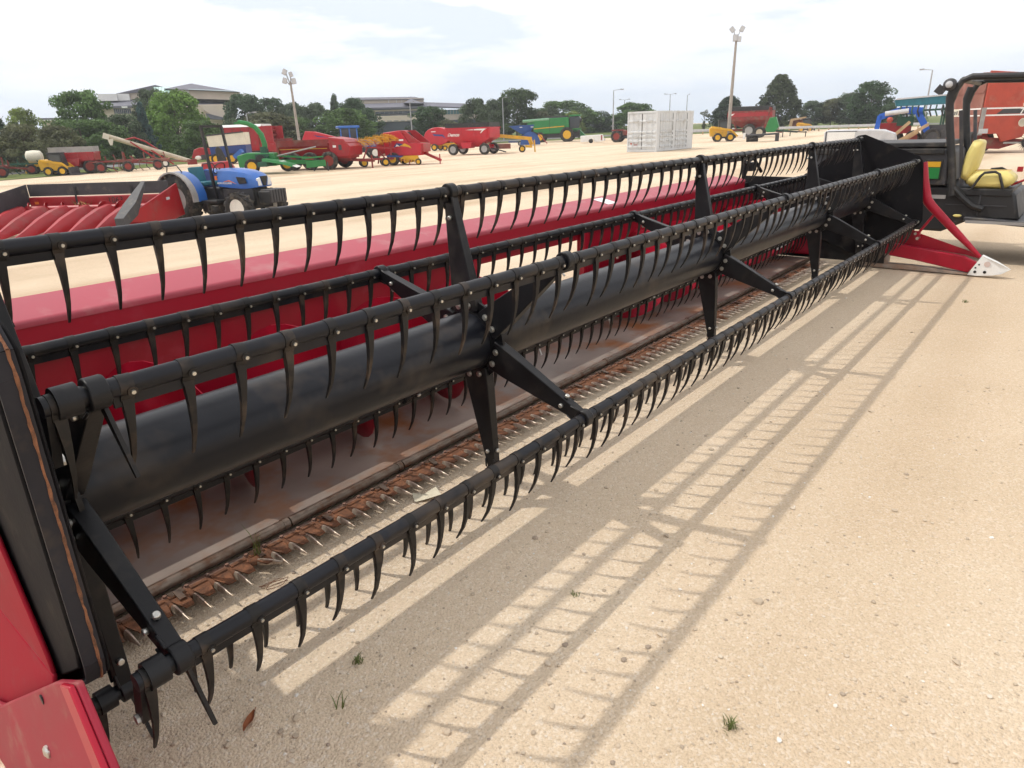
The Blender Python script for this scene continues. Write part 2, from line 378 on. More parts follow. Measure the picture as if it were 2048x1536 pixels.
bo = MB(); bo.cyl((0, 0, 0), (0, 0, .004), .011, n=10); bo.cyl((0, 0, .0035), (0, 0, .012), .0075, n=6); BO = bo.mesh('bolt', MATS['rust_bar'])
hd = MB(); hd.box((0, 0, .005), (.05, .03, .008)); hd.box((0, -.03, .012), (.022, .05, .006), rx=R(8)); HDN = hd.mesh('hold_down_clip', MATS['steel_pipe'])
def sub(name, me, parent, loc, rot=(0, 0, 0), scale=None):
    o = bpy.data.objects.new(name, me); COL.objects.link(o); o.parent = parent
    o.location = (loc[0]-4, loc[1]-2.4, loc[2]); o.rotation_euler = rot
    if scale: o.scale = scale
    return o
x = .62-.0762*4; i = 0
while x < XF-.06:
    j = rnd.random()
    sub('knife_section', KN, CB, (x+.036, 2.131, .045), (0, 0, rnd.uniform(-.02, .02)))
    rz = rnd.gauss(0, .02)
    if i == 9: rz = .6
    sub('knife_guard', GD if j > .06 else GD2, CB, (x, 2.140, .040), (rnd.uniform(-.04, .04), rnd.uniform(-.06, .06), rz))
    sub('bolt', BO, CB, (x+.004, 2.175, .0425), (0, 0, j*3))
    if i % 4 == 1: sub('hold_down_clip', HDN, CB, (x+.038, 2.163, .0465), (0, 0, rnd.uniform(-.1, .1)))
    x += .0762; i += 1
# ---- reel
b = MB(); b.cyl((.32, RY, RZ), (7.92, RY, RZ), .116, n=36)
RT = hpart(b, 'reel_tube', BU)
HUBS = [.405, 1.914, 4.125, 6.325, 7.80]
for h, hx in enumerate(HUBS):
    b = MB()
    pl = []
    for i in range(12):
        a = PH+R(90+30*i+15); pl.append((RY-.165*math.cos(a), RZ+.165*math.sin(a)))
    b.prism(pl, 'x', hx-.006, hx+.006)
    b.cyl((hx-.03, RY, RZ), (hx+.03, RY, RZ), .122, n=28)
    for kk in range(6):
        for s_ in (-1, 1):
            a = R(90-60*kk)+PH+s_*R(11); y, z = RY-.142*math.cos(a), RZ+.142*math.sin(a)
            b.mat(1); b.cyl((hx-.034, y, z), (hx-.006, y, z), .0085, n=8); b.cyl((hx-.030, y, z), (hx-.026, y, z), .013, n=10); b.mat(0)
    hb = hpart(b, 'hub_plate', [B, ZN])
    for kk in range(6):
        b = MB(); a = R(90-60*kk)+PH; d = Vector((0, -math.cos(a), math.sin(a))); c = Vector((hx, RY, RZ))
        side = Vector((0, d.z, -d.y))
        p0, p1 = c+d*.115, c+d*(RR-.022)
        def sec(p, w, t, lip): return [p+side*w+Vector((-t, 0, 0)), p+side*w+Vector((t, 0, 0)), p-side*w+Vector((t, 0, 0)), p-side*w+Vector((-t, 0, 0))]
        b.loft([sec(p0, .062, .022, 0), sec(c+d*.2, .057, .022, 0), sec(p1, .021, .017, 0)])
        b.cyl(c+d*RR+Vector((-.018, 0, 0)), c+d*RR+Vector((.018, 0, 0)), .032, n=20)
        for s_ in (-1, 1): b.bar(c+d*(RR-.06)+side*(.022*s_)-Vector((.019, 0, 0)), c+d*(RR-.02)+side*(.026*s_)-Vector((.019, 0, 0)), .008, .006)
        b.mat(1); q = c+d*(RR-.095); b.cyl(q-Vector((.03, 0, 0)), q-Vector((.018, 0, 0)), .009, n=8)
        b.cyl(q+side*.030, q+side*.042, .010, n=8)
        hpart(b, 'reel_arm', [B, ZN], hb, bevel=.004)
# bats with their tines
def oval(x, ry, rz, y=0, z=0, n=22): return [(x, y+ry*math.cos(2*math.pi*i/n), z+rz*math.sin(2*math.pi*i/n)) for i in range(n)]
tn = MB()
ang = [R(q) for q in range(-150, 121, 27)]
tn.loft([oval(-.013, .0214, .0214), oval(.013, .0214, .0214)]); tn.prism([(-.0150, -.0120), (-.0085, -.0300), (.0045, -.0300), (.0080, -.0120)], 'x', -.0125, .0125)
path = [(-.003, -.026, .0108, .0075), (-.003, -.05, .0092, .0072), (-.001, -.08, .0072, .0066), (.005, -.115, .0056, .0056), (.015, -.15, .0043, .0046), (.030, -.181, .0033, .0036), (.041, -.200, .0023, .0026)]
tn.loft([[(-w, y-t, z), (w, y-t, z), (w, y+t, z), (-w, y+t, z)] for y, z, w, t in path])
tn.cyl((.007, -.012, -.007), (.007, -.0235, -.0085), .0100, n=10)
tn.mat(1); tn.cyl((.007, -.020, -.0080), (.007, -.0275, -.0092), .0042, n=8)
TN = tn.mesh('tine', [BT, ZN], 40)
bats = []
KMAX = 62
rest = MB(); tm = [Vector(v.co) for v in TN.vertices]; tf = [tuple(p.vertices) for p in TN.polygons]
for kk, nm in enumerate('ABCDEF'):
    y, z = bat_yz(kk); b = MB(); b.loft([oval(.315, .0198, .0198, y, z), oval(7.93, .0198, .0198, y, z)]); b.prism([(y-.0050, z-.0165), (y-.0035, z-.0400), (y+.0035, z-.0400), (y+.0060, z-.0165)], 'x', .43, 7.88)
    bat = hpart(b, 'reel_bat', BU); bats.append(bat)
    lim = {0: 63, 1: 63, 2: 63, 5: 63, 3: 24, 4: 24}[kk]
    for k in range(-1, KMAX+1):
        x = .455+.1176*k+[.11-.1176, 0, .0, 0, .1-.1176, .1-.1176][kk]
        jr = (rnd.uniform(-.07, .07), rnd.gauss(0, .03), rnd.uniform(-.05, .05))
        if x < .33: continue
        if k <= lim-2: sub('tine', TN, bat, (x, y, z), jr)
        else:
            o_ = len(rest.v); rest.v += [(q.x+x, q.y+y, q.z+z) for q in tm]; rest.f += [tuple(i_+o_ for i_ in f_) for f_ in tf]; rest.m += [p.material_index for p in TN.polygons]
hpart(rest, 'tine_row', [BT, ZN], kind='stuff', label='far tines of the two lowest reel bats')
# end shields of the reel: hexagonal plates with a folded rim
for x0, x1, nm in ((.288, .296, 'n'), (7.945, 7.955, 'f')):
    hexo = [bat_yz(kk, RR+.062) for kk in range(6)]
    hp = []
    for i in range(6):
        p_, q_ = Vector(hexo[i]), Vector(hexo[(i+1) % 6]); d = (q_-p_)
        hp += [tuple(p_+d*.06), tuple(q_-d*.06)]
    if nm == 'n':
        hp = [(1.275, 1.215), (1.272, 1.17), (1.300, .585), (1.318, .535), (1.77, .225), (1.83, .205), (2.27, .40), (2.36, .95), (2.05, 1.34), (1.65, 1.34), (1.31, 1.25)]
    b = MB(); b.prism(hp, 'x', x0, x1)
    if nm == 'n':
        b.prism([tuple(Vector(v)*.93+Vector((RY, RZ))*.07) for v in hp], 'x', .2525, .2875)
    sh = hpart(b, 'end_shield', MATS['black_matte'], bevel=.006)
    if nm == 'n':
        # rim flange, with the rusted weld bead along it
        b = MB()
        n = len(hp)
        for i in range(n):
            a_, c_ = hp[i], hp[(i+1) % n]
            b.bar(((.2695), a_[0], a_[1]), ((.2695), c_[0], c_[1]), .036, .006, up=(0, (a_[0]+c_[0])/2-RY, (a_[1]+c_[1])/2-RZ))
        hpart(b, 'rim_flange', mat('shield_grey', (.022, .021, .025), .65, spec=.2, var=.25, scale=8, dirt=(.045, .036, .031), dirt_amt=.42, dirt_scale=10, bump=.06, bscale=90), sh)
        b = MB()
        hb2 = [tuple(Vector(v)*1.0065-Vector((RY, RZ))*.0065) for v in hp]
        for i in range(n):
            a_, c_ = hb2[i], hb2[(i+1) % n]; st = max(2, int((Vector(a_)-Vector(c_)).length/.012))
            pts = [(.2785+rnd.uniform(-.0008, .0008), a_[0]+(c_[0]-a_[0])*q/st, a_[1]+(c_[1]-a_[1])*q/st) for q in range(st+1)]
            b.pipe(pts, .003, n=6, rs=[.0026+rnd.uniform(-.0007, .0010) for _ in pts])
        hpart(b, 'weld_bead', MATS['rust'], sh)
    for i in (0, 1, 2, 3, 4, 5):
        if nm == 'n': continue
        y, z = bat_yz(i, RR+.012)
        xs = x0-.012 if nm == 'f' else x1
        b = MB(); b.cyl((xs, y, z), (xs+.012, y, z), .016, n=10); hpart(b, 'bolt', ZN, sh)
# small crank link at the near bat ends
for kk in range(6):
    y, z = bat_yz(kk); b = MB(); b.cyl((.335, y, z), (.375, y, z), .031, n=18); b.bar((.325, y, z), (.325, y+.05, z-.125), .016, .034, up=(0, 1, 0)); b.mat(1); b.cyl((.31, y+.05, z-.125), (.34, y+.05, z-.125), .012, n=8)
    hpart(b, 'crank_link', [B, ZN], bats[kk])
    b = MB(); b.bar((.415, y+.01, z-.03), (.425, y-.045, z-.17), .022, .008, up=(1, 0, 0), w1=.010); hpart(b, 'end_finger', BT, bats[kk])
# end sheets and crop dividers
for x0, x1 in ((.236, .246), (7.985, 7.995)):
    b = MB(); b.prism([(3.10, .06), (3.10, .93), (2.5, 1.25 if x0 < 1 else .92), (1.80, 1.25 if x0 < 1 else .85), (1.62, .80), (1.52, .50), (1.50, .06)], 'x', x0, x1)
    if x0 < 1:
        b = MB(); b.prism([(3.10, .45), (3.10, .93), (2.5, 1.25), (1.80, 1.25), (1.62, .80), (1.52, .50), (1.515, .45)], 'x', x0, x1)
        lo = [(3.10, .449), (1.515, .449), (1.49, .02), (3.10, .02)]
        b.loft([[(x0-.2*(.45-z), y, z) for y, z in lo], [(x1-.2*(.45-z), y, z) for y, z in lo]])
    hpart(b, 'end_sheet', [MATS['red_matte'] if x0 < 1 else MATS['black']], bevel=.004)
b = MB(); b.prism([(2.85, .09), (2.85, .70), (2.30, .42), (2.20, .10)], 'x', 7.962, 7.975); hpart(b, 'end_liner', RED)
b = MB(); b.cyl((7.4, 2.45, .22), (7.9, 2.42, .27), .018); hpart(b, 'drain_rod', MATS['white_paint'])
# far divider: bent pipe, box beam, brace and pointed nose on a skid
b = MB(); b.pipe([(8.06, 1.315, 1.074), (8.06, 1.27, .88), (8.06, 1.225, .735), (8.06, 1.20, .695), (8.06, 1.165, .655), (8.06, .90, .40), (8.06, .675, .19)], .045, n=14, rs=[.046, .046, .046, .046, .044, .036, .018]); hpart(b, 'divider_pipe', RED)
b = MB(); b.prism([(1.62, .29), (1.258, .248), (.807, .19), (.69, .138), (.746, .031), (1.239, .115), (1.62, .16)], 'x', 8.03, 8.10); hpart(b, 'divider_beam', RED, bevel=.01)
b = MB(); b.prism([(1.45, .47), (1.221, .371), (.774, .231), (.677, .162), (.807, .194), (1.45, .26)], 'x', 8.115, 8.122); hpart(b, 'divider_wing', RED)
b = MB(); b.cyl((8.06, 1.235, .40), (8.06, 1.12, .60), .013); b.box((8.06, 1.25, .36), (.06, .05, .09)); b.mat(1); b.cyl((8.0, 1.26, .385), (8.10, 1.26, .385), .012); b.cyl((7.99, 1.235, .34), (8.09, 1.235, .34), .014); hpart(b, 'divider_brace', [RED, ZN])
b = MB(); b.prism([(1.9, .012), (.745, .012), (.745, .028), (1.25, .06), (1.9, .06)], 'x', 8.02, 8.11); b.bb(8.03, 8.10, 1.47, 1.53, .061, .16); hpart(b, 'skid_shoe', MATS['steel_pan'])
nose = [(.748, .015), (.655, .214), (.52, .155), (.404, .095), (.47, .05), (.543, .028), (.67, .012)]
b = MB()
b.loft([[(8.005 if abs(y-.404) > .01 else 8.045, y, z) for y, z in nose], [(8.085 if abs(y-.404) > .01 else 8.05, y, z) for y, z in nose]])
nz_ = hpart(b, 'divider_nose', MATS['white_paint'], bevel=.004, label='white pointed nose of the far crop divider')
b = MB()
for y, z, r_ in ((.688, .052, .013), (.608, .056, .014), (.665, .125, .008), (.69, .092, .008)): b.cyl((8.001, y, z), (8.006, y, z), r_, n=14)
hpart(b, 'bolt', B, nz_)
b = MB(); b.cyl((8.001, .6, .135), (8.006, .6, .135), .026, n=18); hpart(b, 'hole_patch', mat('nose_pink', (.62, .5, .46), .6), nz_)
# near divider: lower panel leaning out, with a domed bolt
def nd(y, z): return .225-.14*max(0, .62-z)
pl = [(1.25, .597), (1.12, .50), (.66, .05), (.66, .0), (2.6, -.06), (2.3, .02), (1.83, .22), (1.366, .537)]
b = MB(); b.loft([[(nd(y, z), y, z) for y, z in pl], [(nd(y, z)+.014, y, z) for y, z in pl]]); DV = hpart(b, 'divider_panel', [mat('red_pale', (.27, .016, .034), .5, var=.15, scale=5, dirt=(.28, .09, .08), dirt_amt=.36, dirt_scale=9, spec=.25)], bevel=.004)
e = [(1.25, .597), (1.12, .50), (.66, .05), (.74, .05), (1.175, .475), (1.30, .575)]
b = MB(); b.loft([[(nd(y, z)-.012, y, z) for y, z in e], [(nd(y, z)-.001, y, z) for y, z in e]]); hpart(b, 'divider_edge', RED, bevel=.003)
b = MB(); c = Vector((nd(1.48, .305)-.001, 1.48, .305)); b.ball(c, .015, 8, (.55, 1, 1)); hpart(b, 'domed_bolt', ZN, DV)
b = MB(); b.cyl((nd(1.47, .44)-.002, 1.47, .44), (nd(1.47, .44)+.003, 1.47, .44), .011); hpart(b, 'hole_dark', B, DV)  # black disc painted as the dark inside of an open hole
# ------------------------------------------------------------------ more materials
mat('grass', (.115, .15, .045), .9, var=.3, scale=.8, dirt=(.20, .19, .08), dirt_amt=.5, dirt_scale=.25, spec=.1)
mat('asphalt', (.17, .17, .175), .9, var=.12, scale=1.5, spec=.2)
mat('concrete', (.50, .48, .44), .85, var=.12, scale=2, spec=.2)
mat('tyre', (.022, .021, .021), .8, var=.3, scale=12, dirt=(.13, .11, .085), dirt_amt=.5, dirt_scale=5)
mat('rim_white', (.72, .70, .64), .5, var=.08)
mat('rim_yellow', (.72, .40, .015), .45, var=.1)
mat('rim_grey', (.36, .36, .36), .45, .3)
mat('rim_red', (.24, .03, .02), .6, var=.2)
mat('m_red', (.33, .012, .018), .4, var=.15, scale=2.5, dirt=(.26, .06, .05), dirt_amt=.4, dirt_scale=2)
mat('m_red_old', (.20, .022, .018), .6, var=.3, scale=2, dirt=(.17, .11, .08), dirt_amt=.5, dirt_scale=1.5)
mat('m_red_bright', (.46, .012, .028), .35, var=.1, scale=2)
mat('m_red_orange', (.40, .055, .030), .5, var=.2, scale=2, dirt=(.38, .12, .08), dirt_amt=.4, dirt_scale=1.5)
mat('m_rust_brown', (.24, .09, .065), .7, var=.2, scale=2, dirt=(.30, .16, .13), dirt_amt=.4, dirt_scale=1)
mat('m_blue_mid', (.02, .075, .27), .45, var=.15, scale=2)
mat('m_green', (.018, .19, .045), .4, var=.12, scale=2)
mat('m_green_dark', (.012, .075, .045), .5, var=.2, scale=3)
mat('m_green_pale', (.16, .33, .20), .6, var=.2, scale=3)
mat('m_blue', (.025, .12, .42), .38, var=.1, scale=3, coat=.3)
mat('m_blue_deep', (.015, .045, .19), .45, var=.15, scale=3)
mat('m_blue_bright', (.012, .10, .50), .4, var=.12, scale=3)
mat('m_teal', (.02, .14, .19), .6, var=.2, scale=4)
mat('m_yellow', (.66, .36, .02), .45, var=.12, scale=3, dirt=(.4, .25, .06), dirt_amt=.4, dirt_scale=4)
mat('m_yellow_pale', (.72, .60, .20), .5, var=.08, scale=4)
mat('m_tan', (.50, .44, .33), .6, var=.15, scale=3)
mat('m_grey', (.30, .29, .28), .6, var=.2, scale=3)
mat('m_grey_light', (.52, .53, .55), .5, var=.12, scale=3)
mat('m_cream', (.68, .64, .52), .6, var=.1, scale=2)
mat('m_white', (.78, .78, .76), .5, var=.06, scale=3)
mat('m_black', (.014, .014, .015), .5, var=.3, scale=6, dirt=(.07, .06, .05), dirt_amt=.4, dirt_scale=4)
mat('m_charcoal', (.045, .045, .05), .55, var=.2, scale=6, dirt=(.10, .09, .075), dirt_amt=.35, dirt_scale=5)
mat('m_wood', (.44, .30, .17), .75, var=.25, scale=4)
mat('m_glass', (.03, .04, .045), .08, var=.1, spec=.8)
mat('m_orange', (.70, .18, .02), .5, var=.1)
mat('slate', (.125, .125, .155), .7, var=.12, scale=.6)
mat('slate_pale', (.27, .33, .36), .6, var=.08, scale=.4)
mat('stone_cream', (.58, .50, .41), .8, var=.08, scale=.5)
mat('stone_white', (.74, .74, .72), .75, var=.05, scale=.5)
mat('window_dark', (.035, .05, .065), .12, var=.2, spec=.7)
mat('window_teal', (.10, .22, .24), .12, var=.2, spec=.7)
mat('skylight', (.45, .68, .62), .25, var=.1)
mat('bark', (.095, .072, .052), .9, var=.3, scale=6)
mat('pole_wood', (.33, .30, .27), .8, var=.18, scale=3)
mat('pole_metal', (.36, .36, .37), .5, .3, var=.1)
G = MATS

# ------------------------------------------------------------------ land beyond the lot
# distance of the lot edge by image column
EDGE = [(-900, 46), (-300, 48), (0, 53), (200, 57), (420, 72), (650, 84), (900, 98), (1160, 112), (1400, 122), (1640, 128), (2048, 130), (2900, 120)]
def edge(px):
    for (a, da), (b_, db) in zip(EDGE, EDGE[1:]):
        if a <= px <= b_: return da+(db-da)*(px-a)/(b_-a)
    return EDGE[-1][1]
cols = list(range(-800, 2801, 60))
def col_dir(px):
    q = col_at(px, 100); return math.atan2(q.y, q.x)
ths = [col_dir(c) for c in cols]; edmap = {t: edge(c) for t, c in zip(ths, cols)}
def band(name, d0, d1, z, m_, label, n=8):
    o = sheet(name, lambda th: [edmap[th]+d0+(d1-d0)*(i/n)**1.6 for i in range(n+1)], ths, z, G[m_]); tag(o, label, kind='structure'); return o
band('grass_verge', 0, 9, .03, 'grass', 'mown grass verge along the lot edge')
band('kerb', 9.02, 9.3, .14, 'concrete', 'pale concrete kerb of the access road', 2)
band('road', 9.31, 17, .035, 'asphalt', 'grey asphalt access road')
band('far_kerb', 17.01, 17.3, .14, 'concrete', 'far kerb of the access road', 2)
band('lawn', 17.31, 420, .04, 'grass', 'lawn below the trees', 24)

# ------------------------------------------------------------------ trees
def leaf_material(name):
    M = bpy.data.materials.new(name); M.use_nodes = True; t = M.node_tree; b = t.nodes['Principled BSDF']; L = t.links.new
    oi = N(t, 'ShaderNodeObjectInfo'); at = N(t, 'ShaderNodeAttribute'); at.attribute_name = 'tone'
    mr = N(t, 'ShaderNodeMapRange'); mr.inputs['To Min'].default_value = .55; mr.inputs['To Max'].default_value = 1.55; L(at.outputs['Fac'], mr.inputs['Value'])
    vm = N(t, 'ShaderNodeVectorMath', operation='SCALE'); L(oi.outputs['Color'], vm.inputs[0]); L(mr.outputs[0], vm.inputs['Scale'])
    L(vm.outputs[0], b.inputs['Base Color']); b.inputs['Roughness'].default_value = .6; b.inputs['Specular IOR Level'].default_value = .25
    tr = N(t, 'ShaderNodeBsdfTranslucent'); L(vm.outputs[0], tr.inputs[0]); ms = N(t, 'ShaderNodeMixShader'); ms.inputs[0].default_value = .35
    L(b.outputs[0], ms.inputs[1]); L(tr.outputs[0], ms.inputs[2]); L(ms.outputs[0], t.nodes['Material Output'].inputs[0])
    return M
LEAF = leaf_material('leaf')
def crown_mesh(name, kind, seed, nclump, nleaf, leaf):
    """unit crown (height 1, half-width .5): clumps of small leaf faces spread through a volume"""
    g = np.random.default_rng(seed); C = []
    tries = 0
    while len(C) < nclump and tries < 20000:
        tries += 1
        z = g.uniform(0, 1); a = g.uniform(0, 2*math.pi)
        if kind == 'broad': w = .5*math.sqrt(max(0, 1-((z-.46)/.56)**2))*(1+.18*math.sin(3*a+seed)+.12*math.sin(5*a-seed))
        elif kind == 'oval': w = .5*min(1, (z+.03)/.16)**.6*max(0, 1-max(0, z-.15)/.87)**.62*(1+.06*math.sin(4*a))
        elif kind == 'cone': w = .5*(1-z)**.85*(.85+.25*math.sin(z*38))+.015
        elif kind == 'low': w = .5*math.sqrt(max(0, 1-((z-.35)/.66)**2))*(1+.22*math.sin(2*a+seed)+.15*math.sin(5*a))
        else: w = .45*math.sqrt(max(0, 1-((z-.55)/.46)**2))*(1+.3*math.sin(3*a+seed))
        r_ = w*math.sqrt(g.uniform(.35 if kind != 'sparse' else .1, 1)); C.append((r_*math.cos(a), r_*math.sin(a), z, w))
    C = np.array(C); k = len(C)
    cr = {'broad': .125, 'oval': .065, 'cone': .06, 'low': .15, 'sparse': .09}[kind]
    idx = g.integers(0, k, nleaf); d = g.normal(size=(nleaf, 3)); d /= np.linalg.norm(d, axis=1)[:, None]
    rad = cr*g.uniform(.55, 1.05, nleaf)**.6*(g.uniform(.7, 1.3, k)[idx])
    P = C[idx, :3]+d*rad[:, None]*np.array([1, 1, .75])
    nrm = d+g.normal(size=(nleaf, 3))*.55; nrm /= np.linalg.norm(nrm, axis=1)[:, None]
    t = np.cross(nrm, g.normal(size=(nleaf, 3))); t /= np.linalg.norm(t, axis=1)[:, None]; u = np.cross(nrm, t)
    s = leaf*g.uniform(.6, 1.3, nleaf)[:, None]
    V = np.stack([P-t*s, P+u*s*.65+nrm*s*.15, P+t*s, P-u*s*.65+nrm*s*.15], 1).reshape(-1, 3)
    me = bpy.data.meshes.new(name); n4 = nleaf*4
    me.vertices.add(n4); me.vertices.foreach_set('co', V.astype('f').ravel())
    me.loops.add(n4); me.loops.foreach_set('vertex_index', np.arange(n4, dtype='i'))
    me.polygons.add(nleaf); me.polygons.foreach_set('loop_start', np.arange(0, n4, 4, dtype='i')); me.polygons.foreach_set('loop_total', np.full(nleaf, 4, 'i'))
    tone = np.clip(.5+.28*g.normal(size=k)[idx]+.12*g.normal(size=nleaf), 0, 1)
    at = me.attributes.new('tone', 'FLOAT', 'FACE'); at.data.foreach_set('value', tone.astype('f'))
    me.materials.append(LEAF); me.update(); me.validate(); return me
CROWN = {'broad': [crown_mesh('crown', 'broad', s_, 120, 11000, .026) for s_ in (1, 2, 3, 4)],
         'low': [crown_mesh('crown', 'low', s_, 75, 9000, .030) for s_ in (5, 6, 7)],
         'oval': [crown_mesh('crown', 'oval', 8, 360, 15000, .021)],
         'cone': [crown_mesh('crown', 'cone', s_, 230, 9000, .022) for s_ in (9, 10)],
         'sparse': [crown_mesh('crown', 'sparse', 11, 26, 1500, .030)]}
def trunk_mesh(seed):
    r_ = random.Random(seed); b = MB()
    b.pipe([(0, 0, -.02), (.01, 0, .25), (r_.uniform(-.03, .03), r_.uniform(-.03, .03), .55), (r_.uniform(-.05, .05), 0, .85)], .03, n=8, rs=[.034, .026, .018, .006])
    for i in range(7):
        a = i*2.4+r_.random(); z = .26+.07*i
        b.pipe([(0, 0, z), (.16*math.cos(a), .16*math.sin(a), z+.12), (.30*math.cos(a), .30*math.sin(a), z+.2)], .012, n=5, rs=[.014, .008, .003])
    return b.mesh('trunk', G['bark'])
TRUNK = [trunk_mesh(s_) for s_ in (1, 2, 3)]
ntree = 0
def tree(px, top, wpx, dist, kind, colr, name, label, lift=.12, group=None):
    """px: image column, top: image row of the crown's top, wpx: crown width in pixels"""
    global ntree
    p = col_at(px, dist); k = mpp((p.x, p.y, 3)); h = top_z(p, px, top)-p.z; w = wpx*k*.98
    t = thing(name, label, 'tree', p, ntree*1.7, group)
    tr = obj('trunk', TRUNK[ntree % 3], t); tr.scale = (min(w, h)*.8, min(w, h)*.8, h*.95)
    c = obj('crown', CROWN[kind][ntree % len(CROWN[kind])], t); c.location = (0, 0, h*lift); c.scale = (w, w, h*(1-lift)*.94); c.color = (*colr, 1)
    ntree += 1; return t
DK, MD, BR, YG, OL, BL, PN = (.064, .108, .052), (.100, .168, .054), (.145, .245, .055), (.19, .245, .066), (.128, .138, .072), (.070, .125, .118), (.088, .124, .068)
TREES = [
 (4, 200, 66, 82, 'cone', DK, 'dark conifer cut by the left edge of the photo'),
 (58, 216, 62, 96, 'broad', YG, 'yellow-green tree behind the olive tree at far left'),
 (48, 247, 100, 66, 'low', OL, 'olive-brown low tree behind the white tank at far left'),
 (178, 178, 108, 92, 'broad', MD, 'big dark green tree left of the slate-roofed building'),
 (120, 253, 88, 70, 'low', OL, 'olive low tree behind the gravity wagon with grey boards'),
 (165, 238, 110, 78, 'low', MD, 'light green low tree in front of the big dark tree'),
 (214, 243, 80, 80, 'low', MD, 'mid green low tree above the tan auger head'),
 (256, 226, 66, 84, 'broad', PN, 'grey-green tree below the white wall of the left building'),
 (294, 200, 56, 86, 'cone', BL, 'blue-green spruce beside the bright green tree'),
 (322, 178, 76, 110, 'broad', PN, 'dull green tree below the skylight of the left building'),
 (358, 181, 112, 90, 'broad', BR, 'bright green broad tree in front of the left building'),
 (405, 240, 96, 80, 'low', MD, 'leafy green tree above the folded roll bar'),
 (497, 188, 84, 120, 'broad', DK, 'dark green tree at the right corner of the left building'),
 (552, 196, 66, 128, 'broad', DK, 'dark rounded tree left of the short floodlight pole'),
 (590, 205, 60, 126, 'broad', PN, 'dark tree behind the short floodlight pole'),
 (470, 240, 64, 92, 'low', PN, 'low grey-green tree left of the small street lamp'),
 (542, 226, 116, 94, 'low', OL, 'brownish low tree above the red forage box'),
 (600, 234, 70, 96, 'low', MD, 'low green tree at the foot of the short floodlight pole'),
 (634, 206, 64, 122, 'broad', PN, 'green tree right of the short floodlight pole'),
 (676, 186, 58, 126, 'cone', PN, 'tall dark conifer left of the low stone building'),
 (710, 196, 60, 112, 'broad', DK, 'dark conifer-like tree against the low stone building'),
 (690, 217, 112, 96, 'broad', MD, 'round green tree above the blue cab tractor'),
 (735, 216, 60, 106, 'broad', DK, 'dark tree left of the pale striped wall'),
 (860, 212, 78, 106, 'broad', DK, 'dark tree in front of the low stone building'),
 (895, 240, 56, 104, 'low', OL, 'small olive tree above the round baler'),
 (952, 197, 62, 108, 'broad', PN, 'pine above the bright red gravity wagon'),
 (990, 199, 46, 132, 'broad', PN, 'slender pale tree left of the tall poplar'),
 (1034, 177, 84, 126, 'broad', (.062, .095, .038), 'tall poplar above the blue hopper'),
 (1076, 224, 64, 128, 'low', OL, 'purplish brown low tree left of the green combine'),
 (1128, 201, 112, 150, 'low', MD, 'wide rounded tree behind the green combine'),
 (1100, 215, 50, 146, 'broad', PN, 'small grey-green tree left behind the green combine'),
 (1146, 224, 44, 128, 'low', YG, 'yellowish small tree right above the combine cab'),
 (1190, 221, 62, 156, 'low', DK, 'dark hedge-like tree right of the combine cab'),
 (1224, 230, 50, 156, 'low', MD, 'low tree behind the tall street lamp'),
 (1266, 205, 74, 150, 'broad', MD, 'rounded tree behind the pale container'),
 (1408, 216, 30, 140, 'sparse', OL, 'thin sparse tree just right of the container'),
 (1458, 190, 86, 142, 'oval', (.036, .062, .032), 'dense dark tree behind the tall floodlight pole'),
 (1555, 146, 98, 140, 'oval', (.062, .082, .036), 'tall dense oval tree above the skid steer'),
 (1624, 202, 56, 146, 'broad', PN, 'first tree right of the tall oval tree'),
 (1662, 196, 48, 146, 'broad', OL, 'thin olive tree between two green trees above the guardrail'),
 (1700, 186, 66, 146, 'broad', PN, 'dull green tree above the guardrail'),
 (1738, 163, 80, 138, 'broad', (.055, .10, .04), 'big green tree left of the teal planter'),
 (1775, 208, 40, 132, 'broad', DK, 'small dark tree behind the teal planter'),
 (1815, 214, 60, 150, 'low', MD, 'low tree hidden behind the teal planter'),
]
for (px, tp, w, d, k, c, lab) in TREES:
    tree(px, tp, w, d, k, c, {'cone': 'conifer_tree'}.get(k, 'leafy_tree'), lab, lift={'oval': .04, 'cone': .02, 'low': .06}.get(k, .10), group='trees beyond the lot')
for i, (px, tp, w, d) in enumerate([(-60, 205, 120, 90), (-180, 190, 130, 95), (1900, 205, 90, 150), (1985, 212, 90, 150), (2090, 200, 100, 150), (2200, 195, 100, 150)]): pass

